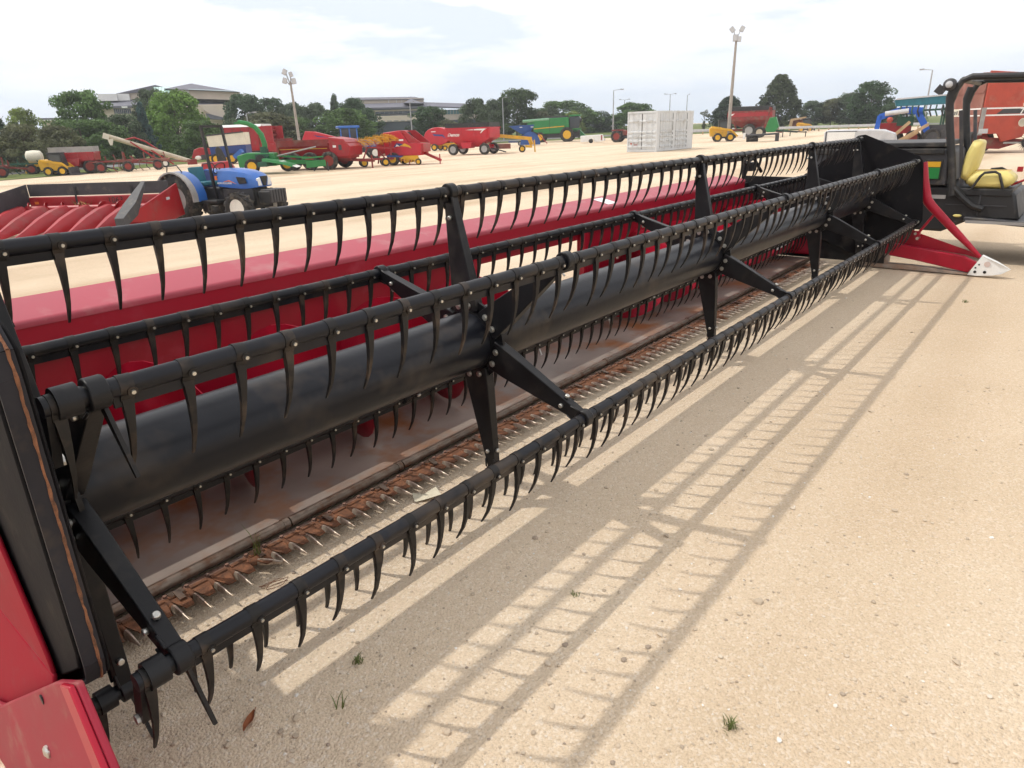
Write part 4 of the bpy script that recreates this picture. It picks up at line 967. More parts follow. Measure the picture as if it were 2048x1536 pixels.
P(hp, 'swoosh', 'm_white', MB().prism([(-.2, 1.98), (.9, 2.04), (1.8, 2.06), (1.5, 1.92), (1.25, 1.72), (1.15, 1.70), (1.35, 1.92), (.7, 1.94)], 'y', -1.176, -1.168))
gravity_wagon(160, 347, -12, 2.6, 1.38, 'm_red', 'm_grey', 'red gravity wagon with weathered grey boards behind the yellow loader', 0)

# ---- grain cart behind the tall pole
W_ = place('grain_cart', 'dark red grain cart with black tarp right of the tall floodlight pole', 'cart', 1503, 274, -8)
b = MB(); q = lambda x0, x1, y0, y1, z: [(x0, y0, z), (x1, y0, z), (x1, y1, z), (x0, y1, z)]
b.loft([q(-2.9, 2.4, -1.5, 1.5, 3.1), q(-2.9, 2.4, -1.5, 1.5, 2.0), q(-1.0, .9, -.5, .5, 1.0)]); P(W_, 'hopper', 'm_red_old', b, .03)
P(W_, 'tarp', 'm_black', MB().prism([(-3.0, 3.11), (2.45, 3.11), (2.35, 3.6), (-2.9, 3.65)], 'y', -1.45, 1.45), .05)
P(W_, 'upper_band', 'm_red', MB().bb(-2.92, 2.42, -1.52, -1.505, 2.45, 2.9)); P(W_, 'lettering_patch', 'm_white', MB().prism([(-2.7, 2.55), (-2.3, 2.6), (-2.05, 2.85), (-2.5, 2.75)], 'y', -1.53, -1.521))
for y in (-1.3, 1.3): wheel(W_, (-.2, y, .8), .8, .55, 'rim_grey')
P(W_, 'tongue', 'm_red_old', MB().bar((1.0, 0, .9), (3.6, 0, .5), .2, .2)); P(W_, 'unload_auger', 'm_red_old', MB().cyl((1.6, -1.2, .8), (2.2, -1.4, 3.4), .2))
P(W_, 'frame', 'm_red_old', MB().bb(-2.4, 1.8, -.3, .3, .75, 1.0).bar((-1.8, -1, 1), (-2.2, -1.4, 2.0), .12, .1).bar((1.5, -1, 1), (1.9, -1.4, 2.0), .12, .1))

# ---- green planter beside the cart
W_ = place('green_planter', 'small green implement with grey tyre right of the grain cart', 'implement', 1540, 275, -5)
P(W_, 'body', 'm_green', MB().prism([(-.6, 1.0), (-.2, 2.2), (.5, 2.3), (.9, 1.2), (.5, .6), (-.4, .6)], 'y', -.6, .6), .06); P(W_, 'frame', 'm_green_dark', MB().bar((.2, 0, .8), (3.0, 0, .55), .18, .2).bar((2.2, 0, .6), (2.2, 0, .1), .1, .1).bar((1.2, -1, .8), (1.2, 1, .8), .15, .15))
wheel(W_, (-1.2, -.6, .62), .62, .4, 'm_tan'); wheel(W_, (-1.2, .9, .62), .62, .4, 'm_tan')
P(W_, 'jack', 'm_black', MB().cyl((1.4, -.2, 0), (1.4, -.2, .9), .05)); P(W_, 'jack', 'm_black', MB().cyl((3.9, -.2, 0), (3.9, -.2, .6), .05)); P(W_, 'hitch_bar', 'm_black', MB().bar((1.0, 0, .7), (4.0, -.1, .5), .12))
# low dark roller in front of the cart
W_ = place('land_roller', 'low dark grey roller bar lying in front of the grain cart', 'roller', 1522, 283, 4)
P(W_, 'deck', 'm_charcoal', MB().prism([(-1.4, .50), (1.6, .62), (1.6, .78), (-1.4, .66)], 'y', -.5, .5), .03); P(W_, 'leg', 'm_charcoal', MB().bb(1.3, 1.6, -.4, .4, 0, .62)); P(W_, 'drum', 'tyre', MB().cyl((-1.4, 0, .28), (-.3, 0, .28), .28, n=16)); P(W_, 'white_tag', 'm_white', MB().bb(-1.75, -1.5, -.1, .0, .25, .85))

# ---- skid steers
def skid(px, py, delta, lab, flip=1, bucket=True, sc=1, weights=False):
    S = place('skid_steer', lab, 'skid steer', px, py, delta, 'yellow skid steers'); S.scale = (flip*sc, sc, sc)
    P(S, 'body', 'm_yellow', MB().prism([(-1.35, .5), (-1.45, 1.25), (-1.2, 1.45), (-.4, 1.35), (.9, .75), (.9, .42)], 'y', -.55, .55), .04)
    P(S, 'frame', 'm_charcoal', MB().bb(-1.1, 1.1, -.5, .5, .30, .62))
    cg = P(S, 'cab', 'm_black', MB().prism([(-.55, 1.0), (-.6, 1.95), (.55, 1.95), (.75, .8), (.3, .7)], 'y', -.42, .42), .03)
    P(cg, 'side_window', 'm_glass', MB().prism([(-.45, 1.2), (-.48, 1.8), (.40, 1.8), (.52, 1.1)], 'y', -.432, -.424)); P(cg, 'cab_roof', 'm_charcoal', MB().bb(-.65, .6, -.46, .46, 1.955, 2.02))
    for y in (-.62, .62): P(S, 'lift_arm', 'm_yellow', MB().bar((-1.25, y, 1.35), (.6, y, 1.05), .12, .2).bar((.6, y, 1.05), (1.25, y, .45), .12, .16))
    for x in (-.65, .55):
        for y in (-.68, .68): wheel(S, (x, y, .40), .40, .28, 'rim_yellow', 12)
    if bucket: P(S, 'bucket', 'm_charcoal', MB().prism([(1.15, .05), (1.15, .72), (1.3, .70), (1.35, .15), (2.0, .06), (2.0, .02)], 'y', -.9, .9))
    return S
skid(122, 351, -24, 'yellow skid steer with black bucket in front of the left gravity wagon', sc=.72)
skid(1611, 264, 0, 'yellow skid steer with low dark bucket left of the guardrail')
skid(1447, 283, 5, 'yellow skid steer half hidden by the tall floodlight pole', bucket=False, sc=1.05)
W_ = place('rock_bucket', 'large tan rusty bucket behind the skid steer by the guardrail', 'bucket', 1594, 263, 0)
P(W_, 'shell', ('m_wood',), MB().prism([(-1.4, .7), (-1.2, 2.0), (1.2, 2.3), (1.2, 2.1), (-.8, 1.7), (-.9, .6)], 'y', -.9, .9)); P(W_, 'back', 'm_rust_brown', MB().bb(-1.1, .9, .5, .8, .4, 1.9))

# ---- forage boxes at left centre
W_ = place('forage_box', 'red forage box with white roof and open dark front', 'forage wagon', 520, 320, -26)
P(W_, 'box', 'm_red', MB().bb(-2.6, 1.0, -1.1, 1.1, .85, 2.85), .03)
for i in range(5): P(W_, 'side_rib', 'm_red_old', MB().bb(-2.5+i*.8, -2.42+i*.8, -1.14, -1.10, .9, 2.8))
P(W_, 'roof', 'm_white', MB().prism([(-1.15, 2.86), (-1.0, 3.08), (1.0, 3.08), (1.15, 2.86)], 'x', -2.7, 1.1), .03)
P(W_, 'front_head', 'm_red', MB().prism([(1.01, .8), (1.01, 1.5), (2.3, 1.3), (2.3, .7)], 'y', -1.1, 1.1).bb(1.01, 2.1, -1.12, -1.02, 1.4, 2.9).bb(1.01, 2.1, 1.02, 1.12, 1.4, 2.9).bar((1.1, -1.05, 2.9), (2.2, -1.05, 1.3), .12, .12).bar((1.1, 1.05, 2.9), (2.2, 1.05, 1.3), .12, .12))
P(W_, 'opening', 'm_black', MB().bb(1.003, 1.05, -1.0, 1.0, 1.4, 2.8)); 
for z in (1.7, 2.1, 2.5): P(W_, 'beater', 'm_red_old', MB().cyl((1.4, -1.02, z), (1.4, 1.02, z), .10))
for x in (-1.6, .4):
    for y in (-.95, .95): wheel(W_, (x, y, .42), .42, .26, 'rim_yellow')
P(W_, 'chassis', 'm_red_old', MB().bb(-2.4, 2.0, -.5, .5, .55, .8)); P(W_, 'lamp_pair', 'm_white', MB().bb(2.3, 2.33, -.7, -.6, 1.05, 1.15).bb(2.3, 2.33, .6, .7, 1.05, 1.15))
W_ = place('blue_wagon', 'blue feed wagon with cream upper sides left of the red forage box', 'wagon', 465, 327, -16)
P(W_, 'lower_body', 'm_blue_deep', MB().prism([(-1.3, .6), (-1.35, 1.35), (1.5, 1.45), (1.5, .7), (.8, .45)], 'y', -.9, .9), .03); P(W_, 'upper_side', 'm_cream', MB().prism([(-1.36, 1.36), (-1.42, 2.2), (1.48, 2.4), (1.48, 1.46)], 'y', -.92, .92))
P(W_, 'rim', 'm_charcoal', MB().bar((-1.45, -.94, 2.22), (1.5, -.94, 2.42), .06, .1)); P(W_, 'conveyor', 'm_blue', MB().bar((.6, -1.1, .5), (1.3, -1.3, 1.0), .4, .3)); wheel(W_, (.35, -1.0, .42), .42, .26, 'rim_yellow'); wheel(W_, (-.9, -1.0, .42), .42, .26, 'rim_yellow'); P(W_, 'drawbar', 'm_blue_deep', MB().bar((1.4, 0, .5), (2.6, 0, .4), .15, .12))

# ---- mower conditioner
W_ = place('mower_conditioner', 'red mower conditioner with dark curtain behind the blue tractor', 'mower', 420, 326, -10)
P(W_, 'header_box', 'm_red', MB().prism([(-1.3, .45), (-1.0, 1.15), (-.5, 1.3), (1.6, .95), (1.7, .6)], 'y', -.6, .6), .04); P(W_, 'curtain', 'm_charcoal', MB().prism([(-.5, .35), (1.7, .42), (1.7, .75), (-.5, .7)], 'y', -.70, -.62))
P(W_, 'stripe', 'm_red_orange', MB().prism([(-.2, 1.22), (1.6, .98), (1.6, 1.06), (-.2, 1.3)], 'y', -.66, -.61)); P(W_, 'hitch_arm', 'm_red', MB().bar((1.4, 0, .9), (2.3, -.2, .8), .2, .25)); P(W_, 'side_drum', 'm_red', MB().cyl((2.1, -.3, .8), (2.1, .3, .8), .35)); wheel(W_, (.3, -.8, .36), .36, .22, 'rim_yellow'); wheel(W_, (1.5, -.8, .36), .36, .22, 'rim_yellow'); P(W_, 'counterweight', 'm_white', MB().ball((-.75, -.5, .5), .28, 8, (1.2, .6, .7)))
# dark post leaning behind the tractor
W_ = place('rubber_fender', 'tall black rubber flap standing behind the blue tractor hood', 'flap', 447, 332, 0)
P(W_, 'flap', 'm_black', MB().prism([(-.35, 0), (-.4, 1.2), (-.2, 1.45), (.05, 1.25), (.3, .5), (.3, 0)], 'y', -.25, .25), .05)
W_ = place('red_toolbox', 'low dark red hood just behind the blue tractor hood', 'hood', 438, 346, -4)
P(W_, 'lid', 'm_red', MB().prism([(-.95, .15), (-.85, .62), (.7, .68), (.95, .3), (.95, .15)], 'y', -.5, .5), .06); P(W_, 'base', 'm_charcoal', MB().bb(-.9, .9, -.45, .45, 0, .15))

# ---- grain auger, tan tube on red undercarriage
W_ = place('grain_auger', 'long tan grain auger sloping down to the right on a red carriage', 'auger', 335, 334, 0)
k_ = mpp(W_.location)
P(W_, 'tube', 'm_tan', MB().pipe([(-3.7, .0, 2.42), (1.9, 0, .28)], .17, n=12)); P(W_, 'discharge_head', 'm_cream', MB().box((-3.75, 0, 2.40), (.42, .4, .4), ry=.36).prism([(-3.7, 2.2), (-3.3, 2.2), (-3.45, 1.75), (-3.6, 1.75)], 'y', -.16, .16))
P(W_, 'carriage', 'm_red', MB().bar((-2.2, -.3, 1.95), (-.2, -.7, .25), .08, .1).bar((-2.2, .3, 1.95), (-.2, .7, .25), .08, .1).bar((-.9, -.5, 1.3), (.5, -.7, .2), .08, .1)); P(W_, 'truss', 'm_red', MB().pipe([(-2.6, 0, 2.1), (-1.9, 0, 2.25), (-1.2, 0, 1.95), (-.4, 0, 1.3)], .06)); wheel(W_, (-.1, -.75, .30), .30, .18, 'rim_white'); wheel(W_, (-.1, .75, .30), .30, .18, 'rim_white'); P(W_, 'intake', 'm_red_old', MB().bb(1.5, 2.2, -.25, .25, .1, .5))

# ---- tillage tools at far left
def tillage(px, py, L, m_, lab, seed, delta=0):
    r_ = random.Random(seed); W_ = place('tillage_tool', lab, 'tillage tool', px, py, delta, 'tillage tools at the left edge of the lot')
    P(W_, 'frame', m_, MB().bb(-L/2, L/2, -.9, -.8, .68, .78).bb(-L/2, L/2, .8, .9, .68, .78).bb(-L/2, -L/2+.1, -.8, .8, .68, .78).bb(L/2-.1, L/2, -.8, .8, .68, .78).bar((0, 0, .72), (L/2+1.3, 0, .45), .12, .12))
    for i in range(int(L/.45)):
        x = -L/2+.2+i*.45; s_ = MB(); y = -.85 if i % 2 else .85
        s_.pipe([(x, y, .7), (x-.15, y, .55), (x-.2, y, .25), (x, y, .02)], .035, n=6); P(W_, 'shank', 'm_charcoal' if i % 3 else m_, s_)
    for i in range(5):
        x = -L/2+.4+i*L/5; P(W_, 'mast', m_, MB().bar((x, -.4, .75), (x-.15+r_.uniform(-.1, .2), -.4, 1.0+r_.uniform(0, .35)), .06, .08))
    for x in (-L*.3, L*.25): wheel(W_, (x, -.95, .36), .36, .22, 'rim_red')
    return W_
tillage(234, 344, 3.0, 'm_red_old', 'red tillage tool with upright tines right of the gravity wagon', 1)
tillage(292, 340, 3.4, 'm_rust_brown', 'rusty tillage tool below the tan auger tube', 2)
tillage(40, 350, 3.0, 'm_green_dark', 'dark green tillage tool beside the white tank', 3)
tillage(-8, 356, 1.6, 'm_red_old', 'red frame cut off by the left edge of the photo', 4)
W_ = place('tank_mixer', 'white tank on a yellow frame behind the yellow skid steer', 'tank', 78, 348, -8)
b = MB(); b.loft([[(x, r_*math.cos(a), 1.15+r_*math.sin(a)) for a in [R(24*i) for i in range(15)]] for x, r_ in ((-.52, .25), (-.42, .42), (0, .47), (.42, .42), (.52, .25))]); P(W_, 'tank', 'm_cream', b); P(W_, 'frame', 'm_yellow', MB().bb(-.6, 1.0, -.4, .4, .5, .66).bar((.6, -.3, .6), (1.3, -.3, 1.2), .12, .2).bar((-.5, -.35, .6), (-.7, -.4, .1), .1)); wheel(W_, (-.2, -.45, .28), .28, .18, 'rim_yellow'); wheel(W_, (-.2, .45, .28), .28, .18, 'rim_yellow')

# ---- green pull-type forage harvester
W_ = place('forage_harvester', 'green pull-type forage harvester with tall curved spout', 'harvester', 535, 346, -14)
sp = MB(); sp.pipe([(.05, .0, 1.0), (.08, 0, 1.6), (-.02, 0, 2.1), (-.30, 0, 2.5), (-.70, 0, 2.72), (-1.2, 0, 2.82)], .15, n=10, rs=[.15, .15, .15, .14, .13, .12]); sp.box((-1.28, 0, 2.76), (.25, .26, .10), ry=-.2); P(W_, 'spout', 'm_green', sp)
P(W_, 'cutter_housing', 'm_green', MB().prism([(-1.4, .35), (-1.45, 1.0), (-.9, 1.15), (.6, 1.1), (.7, .4)], 'y', -.5, .6), .04); P(W_, 'gearbox', 'm_green_dark', MB().bb(-.4, .35, -.62, -.5, .5, 1.05).cyl((0, -.1, 1.1), (0, -.1, 1.45), .2)); P(W_, 'flywheel', 'm_black', MB().cyl((-.1, -.7, .75), (-.1, -.62, .75), .28))
P(W_, 'spout_base', 'm_charcoal', MB().cyl((.05, 0, 1.05), (.06, 0, 1.35), .2)); P(W_, 'drawbar', 'm_green', MB().bar((.4, .4, .6), (3.0, .1, .5), .18, .22).bar((.4, .3, .95), (2.6, .1, .75), .08, .10)); P(W_, 'side_frame', 'm_green', MB().bar((2.4, -.6, .4), (3.4, 0, .45), .08, .35).bar((2.2, -.6, .75), (3.3, 0, .8), .06, .08))
for i in range(4): P(W_, 'gathering_snout', ('m_green', 'm_white'), MB().loft([[(x, y-.12, z), (x, y+.12, z), (x, y+.07, z+.14), (x, y-.07, z+.14)] for x, y, z in ((.2, -.7-.28*i, .70), (1.1, -.9-.30*i, .58), (1.9, -1.0-.30*i, .36))]).mat(1).loft([[(x, y-.05, z), (x, y+.05, z), (x, y+.02, z+.05), (x, y-.02, z+.05)] for x, y, z in ((1.2, -.9-.30*i, .66), (2.15, -1.03-.30*i, .32))]))
wheel(W_, (-.6, -.75, .42), .42, .26, 'rim_yellow'); wheel(W_, (1.0, .9, .42), .42, .26, 'rim_yellow'); P(W_, 'jack', 'm_charcoal', MB().cyl((2.7, 0, 0), (2.7, 0, .6), .04)); P(W_, 'jack', 'm_charcoal', MB().cyl((3.5, 0, 0), (3.5, 0, .5), .04)); P(W_, 'pto_shaft', 'm_grey', MB().cyl((.6, .2, .9), (2.9, .3, 1.35), .04)); P(W_, 'gather_frame', 'm_green_dark', MB().bb(.0, .5, -1.9, -.5, .42, .66))

# ---- red manure spreader
W_ = place('manure_spreader', 'long red box spreader with tandem wheels and yellow pinstripe', 'spreader', 648, 338, -24)
P(W_, 'box', 'm_red', MB().prism([(-1.05, 1.55), (1.05, 1.55), (.75, .62), (-.75, .62)], 'x', -2.3, 2.1), .03); P(W_, 'stripe', 'm_yellow', MB().bb(-2.25, .8, -1.0, -.985, 1.20, 1.235))
P(W_, 'upper_board', 'm_red_old', MB().bb(-2.3, .9, -1.08, -1.03, 1.36, 1.72).bb(-2.3, .9, 1.03, 1.08, 1.36, 1.72)); P(W_, 'front_shield', 'm_red', MB().prism([(.95, 1.2), (.95, 1.85), (1.9, 1.7), (2.25, 1.3), (2.2, .75), (1.2, .7)], 'y', -1.06, 1.06), .04)
P(W_, 'rear_post', 'm_red_old', MB().bb(-2.45, -2.3, -1.0, 1.0, .6, 1.85)); P(W_, 'plate', 'm_cream', MB().bb(.5, 1.25, -.90, -.88, .80, .98)); P(W_, 'vent', 'm_charcoal', MB().bb(1.55, 1.75, -1.068, -1.062, 1.1, 1.4)); P(W_, 'badge', 'm_white', MB().bb(1.2, 1.4, -1.068, -1.062, 1.25, 1.38).bb(2.215, 2.225, -.5, -.2, 1.05, 1.3))
P(W_, 'lower_frame', 'm_red_old', MB().bb(-2.2, 2.0, -.5, .5, .45, .62).bar((2.0, 0, .5), (3.3, 0, .42), .3, .15)); P(W_, 'jack', 'm_red_old', MB().cyl((3.2, -.1, 0), (3.2, -.1, .75), .05)); P(W_, 'pto_shaft', 'm_black', MB().cyl((-2.4, .3, .8), (-4.2, .4, .5), .07))
for x in (-1.35, -.25, .95):
    wheel(W_, (x, -1.22, .52), .52, .34, 'rim_red')
    wheel(W_, (x, 1.22, .52), .52, .34, 'rim_red')
# ---- red mower bar poking up behind the spreader
W_ = place('folded_mower', 'red folded mower deck poking up behind the red spreader', 'mower', 632, 322, -10)
P(W_, 'deck', 'm_red_bright', MB().prism([(-.9, 1.5), (-.5, 2.3), (.2, 2.25), (2.0, 1.75), (2.0, 1.6)], 'y', -.4, .4), .05); P(W_, 'frame', 'm_charcoal', MB().bb(-.6, 1.4, -.3, .3, .5, .8).bar((0, 0, .7), (0, 0, 1.6), .15)); P(W_, 'decal', 'm_blue_deep', MB().prism([(.1, 2.0), (1.4, 1.75), (.4, 1.85)], 'y', -.41, -.402)); wheel(W_, (-.3, -.4, .3), .3, .2, 'rim_grey'); wheel(W_, (1.0, -.4, .3), .3, .2, 'rim_grey')

# ---- blue cab tractor behind the rake
W_ = place('cab_tractor', 'blue cab tractor with white rims behind the yellow rake', 'tractor', 712, 318, 8)
P(W_, 'hood', 'm_blue', MB().bb(.2, 2.0, -.45, .45, .9, 1.5), .06); c_ = P(W_, 'cab', 'm_glass', MB().bb(-1.1, .2, -.7, .7, 1.0, 2.4), .03); P(c_, 'cab_roof', 'm_blue', MB().bb(-1.3, .45, -.85, .85, 2.42, 2.62), .06)
for x in (-1.1, -.4, .2): P(c_, 'cab_post', 'm_blue', MB().bb(x-.05, x+.05, -.74, -.68, 1.0, 2.42))
P(W_, 'chassis', 'm_charcoal', MB().bb(-1.2, 1.9, -.35, .35, .5, .95)); P(W_, 'fender', 'm_blue', MB().bb(-1.3, .0, -1.0, -.7, 1.3, 1.42))
for y in (-.95, .95): wheel(W_, (-.7, y, .72), .72, .42, 'rim_white', 14); wheel(W_, (1.5, y, .46), .46, .30, 'rim_white', 12)
# ---- hay rake: red frame, yellow finger wheels folded above
W_ = place('hay_rake', 'red hay rake frame carrying folded yellow finger wheels', 'rake', 748, 333, 6); W_.scale = (.70,)*3
P(W_, 'frame', 'm_red', MB().bar((-.9, 0, .62), (2.3, 0, .62), .14, .16).bar((-.9, 0, .62), (-.4, 0, 1.7), .12, .12).bar((-.5, 0, 1.65), (2.1, 0, 1.5), .12, .12).bar((1.6, 0, .65), (1.7, 0, 1.9), .14, .12).bar((-.9, -.7, .35), (-.9, .7, .35), .12).bar((1.0, -.7, .35), (1.0, .7, .35), .12).bar((2.2, 0, .6), (3.4, -.3, .35), .2, .16)); P(W_, 'toolbar', 'm_blue_deep', MB().bar((1.2, -.2, .85), (2.7, -.2, .75), .12, .16))
for i in range(6):
    x = -2.3+i*.72; r_ = .58; b = MB(); ax_ = Vector((.35, .30, .89)).normalized(); c = Vector((x+.35, -.1, 1.9+.1*i)); e1 = ax_.cross(Vector((0, 1, 0))).normalized(); e2 = ax_.cross(e1)
    b.pipe([c+e1*r_*math.cos(R(30*j))+e2*r_*math.sin(R(30*j)) for j in range(13)], .035, n=6, cap=False)
    for j in range(20):
        a = R(18*j); d0 = e1*math.cos(a)+e2*math.sin(a); d1 = e1*math.cos(a+.3)+e2*math.sin(a+.3); b.bar(c+d0*.12, c+d0*r_, .03, .03); b.bar(c+d0*r_, c+d1*(r_+.28), .035, .03)
    b.cyl(c-ax_*.05, c+ax_*.05, .14, n=10); P(W_, 'finger_wheel', 'm_yellow', b)
    P(W_, 'wheel_arm', 'm_red', MB().bar(c, Vector((x*.7+.6, 0, 1.55)), .07))
for x in (-.9, 1.0):
    for y in (-.75, .75): wheel(W_, (x, y, .36), .36, .22, 'rim_yellow')
P(W_, 'jack', 'm_red', MB().cyl((3.2, -.3, 0), (3.2, -.3, .6), .045))

# ---- large red baler
W_ = place('square_baler', 'tall red baler with open top chute and blue and yellow badge', 'baler', 818, 329, -22); W_.scale = (.76,)*3
P(W_, 'body', 'm_red_bright', MB().prism([(-1.7, .75), (-1.75, 2.6), (-.2, 2.75), (.5, 1.75), (1.6, 1.7), (1.5, .75)], 'y', -.95, .95), .05)
P(W_, 'upper_wall', 'm_red', MB().prism([(-.15, 2.74), (.25, 2.7), (1.6, 1.72), (.55, 1.77)], 'y', -.95, -.86).prism([(-.15, 2.74), (.45, 2.74), (1.75, 1.72), (.55, 1.77)], 'y', .86, .95)); P(W_, 'chute_floor', 'm_black', MB().prism([(-.1, 2.55), (.5, 1.78), (.56, 1.79), (-.04, 2.6)], 'y', -.85, .85))
P(W_, 'front_box', 'm_red', MB().bb(1.0, 1.75, -.9, .9, 1.0, 1.68), .04); P(W_, 'rear_wing', 'm_red', MB().prism([(-1.76, 1.0), (-1.76, 2.0), (-2.4, 1.7), (-2.4, .7)], 'y', -.9, .9), .03); P(W_, 'panel_line', 'm_black', MB().bb(-1.7, .2, -.957, -.951, 2.05, 2.08))
swoosh(W_, [(-.9, 1.42), (-.6, 1.75), (-.1, 1.70), (.25, 1.45), (-.2, 1.55)], 'm_blue_deep', -.952); swoosh(W_, [(-.35, 1.52), (.15, 1.72), (.6, 1.52), (.75, 1.30), (.5, 1.42), (.2, 1.48)], 'm_yellow', -.960); swoosh(W_, [(-.7, 1.5), (-.55, 1.66), (-.3, 1.5)], 'm_white', -.962, 'decal'); P(W_, 'label_plate', 'm_white', MB().bb(-.35, .05, -.962, -.952, 1.92, 2.06))
P(W_, 'pickup', 'm_yellow', MB().cyl((.2, -1.0, .45), (.2, 1.0, .45), .28).bb(-.4, 1.3, -1.05, -.98, .4, .75).bar((-.2, -1.1, .6), (1.4, -1.1, .5), .08, .2))
for i in range(6): P(W_, 'pickup_finger', 'm_yellow', MB().bar((-.2+.3*i, -1.12, .6), (-.2+.3*i, -1.2, .2), .05))
wheel(W_, (-.9, -1.15, .52), .52, .42, 'rim_yellow'); wheel(W_, (-.9, 1.15, .52), .52, .42, 'rim_yellow'); wheel(W_, (1.35, -1.2, .26), .26, .16, 'rim_yellow')
P(W_, 'tongue', 'm_red', MB().bar((1.4, 0, .95), (3.0, -.2, .3), .2, .2)); P(W_, 'jack', 'm_red', MB().cyl((2.9, -.2, 0), (2.9, -.2, .8), .05)); P(W_, 'tailgate', 'm_red_old', MB().bar((-2.4, -.5, .9), (-2.6, -.5, .15), .1).bar((-2.4, -.9, 1.3), (-1.7, -1.0, .6), .08))

# ---- round baler
W_ = place('round_baler', 'red round baler on yellow frame behind the bright gravity wagon', 'baler', 888, 301, -20)
b = MB(); b.prism([(.2+1.15*math.cos(a)*1.25-.6, 1.45+.9*math.sin(a)) for a in [R(20*i+10) for i in range(18)]], 'y', -.85, .85); P(W_, 'chamber', 'm_red_bright', b, .05); swoosh(W_, [(-.9, 1.7), (.3, 1.6), (.6, 1.2), (.2, 1.45), (-.7, 1.5)], 'm_blue_deep', -.853); P(W_, 'frame', 'm_yellow', MB().bb(-1.2, 1.6, -.7, .7, .5, .75).cyl((.9, -.8, .4), (.9, .8, .4), .25)); wheel(W_, (-.7, -.95, .36), .36, .26, 'rim_yellow'); wheel(W_, (.5, -.95, .26), .26, .2, 'rim_yellow'); wheel(W_, (-.7, .95, .36), .36, .26, 'rim_yellow'); P(W_, 'lettering_patch', 'm_white', MB().bb(-1.0, -.5, -.86, -.852, 1.88, 1.96)); P(W_, 'rear_gate', 'm_yellow', MB().prism([(.9, 1.9), (1.6, 2.1), (1.6, 1.5), (1.0, 1.4)], 'y', -.5, .5))

# ---- yellow conveyor and blue hopper
W_ = place('yellow_conveyor', 'low yellow conveyor frame right of the bright gravity wagon', 'conveyor', 1030, 305, 4)
P(W_, 'boom', 'm_yellow', MB().bar((-1.6, 0, 1.45), (1.5, 0, 1.1), .3, .28)); P(W_, 'deck', 'm_rust_brown', MB().bb(-1.6, -.4, -.5, .4, .35, .75)); P(W_, 'stand', 'm_yellow', MB().bar((1.3, 0, 1.1), (1.5, -.1, .6), .25, .3).cyl((1.75, -.2, 0), (1.7, -.2, 1.0), .06).bar((.9, -.2, .5), (1.5, -.2, .45), .2)); wheel(W_, (.6, -.5, .3), .3, .2, 'rim_yellow')
W_ = place('blue_hopper', 'blue grain bagger with sloping hopper and curved hood left of the combine', 'bagger', 1048, 291, 0); W_.scale = (.78,)*3
P(W_, 'hopper', 'm_blue_mid', MB().loft([[(-2.3, -.9, 2.9), (1.7, -.9, 3.0), (1.7, .9, 3.0), (-2.3, .9, 2.9)], [(-.4, -.5, 1.7), (.9, -.5, 1.7), (.9, .5, 1.7), (-.4, .5, 1.7)]]), .02); b = MB(); b.prism([(1.0+1.55*math.cos(a), .1+1.9*math.sin(a)) for a in [R(12*i) for i in range(16)]], 'y', -1.0, 1.0); P(W_, 'hood', 'm_blue_mid', b); P(W_, 'frame', 'm_blue_deep', MB().bar((-2.4, 0, .6), (.6, 0, .5), .25, .2).bar((-.4, -.4, .5), (-.1, -.4, 1.8), .15)); wheel(W_, (-.6, -.8, .35), .35, .25, 'rim_grey'); P(W_, 'lettering_patch', 'm_white', MB().bb(-.6, -.2, -.93, -.92, 2.62, 2.72).bb(1.1, 1.5, -.93, -.92, 2.62, 2.72)); P(W_, 'ladder', 'm_red', MB().bar((2.3, -1.0, 1.6), (3.6, -1.2, .2), .25, .1))

# ---- white pickup bed, old red tractor
W_ = place('pickup_bed', 'white pickup truck bed with red tail lamp lying on the gravel', 'pickup bed', 1184, 286, 2)
P(W_, 'box', 'm_white', MB().prism([(-1.4, .15), (-1.4, .85), (1.3, .95), (1.5, .3), (1.2, .15), (.3, .15), (.2, .42), (-.1, .5), (-.4, .42), (-.5, .15)], 'y', -.8, .8), .03); P(W_, 'tail_lamp', 'm_red', MB().bb(1.05, 1.2, -.81, -.80, .3, .88)); P(W_, 'wheel_well', 'm_black', MB().cyl((-.15, -.78, .25), (-.15, .78, .25), .26)); P(W_, 'bumper', 'm_grey_light', MB().bb(1.45, 1.6, -.8, .8, .25, .45))
W_ = place('old_tractor', 'old red tractor half hidden behind the container', 'tractor', 1247, 284, -14)
wheel(W_, (-.7, -.7, .68), .68, .38, 'rim_red', 14); wheel(W_, (-.7, .7, .68), .68, .38, 'rim_red', 14); wheel(W_, (1.3, -.6, .38), .38, .2, 'rim_red'); wheel(W_, (1.3, .6, .38), .38, .2, 'rim_red'); P(W_, 'hood', 'm_red_old', MB().bb(-.1, 1.6, -.3, .3, .75, 1.35), .06); P(W_, 'fender', 'm_red_old', MB().bb(-1.3, -.1, -.85, -.5, 1.28, 1.45).bb(-1.3, -.1, .5, .85, 1.28, 1.45), .04); P(W_, 'seat', 'm_black', MB().bb(-.9, -.5, -.2, .2, 1.1, 1.5)); P(W_, 'steering_wheel', 'm_black', MB().cyl((-.2, 0, 1.5), (-.22, 0, 1.53), .2)); P(W_, 'axle', 'm_charcoal', MB().bb(-.9, 1.4, -.25, .25, .4, .8).bb(-.8, -.6, -.7, .7, .55, .75))
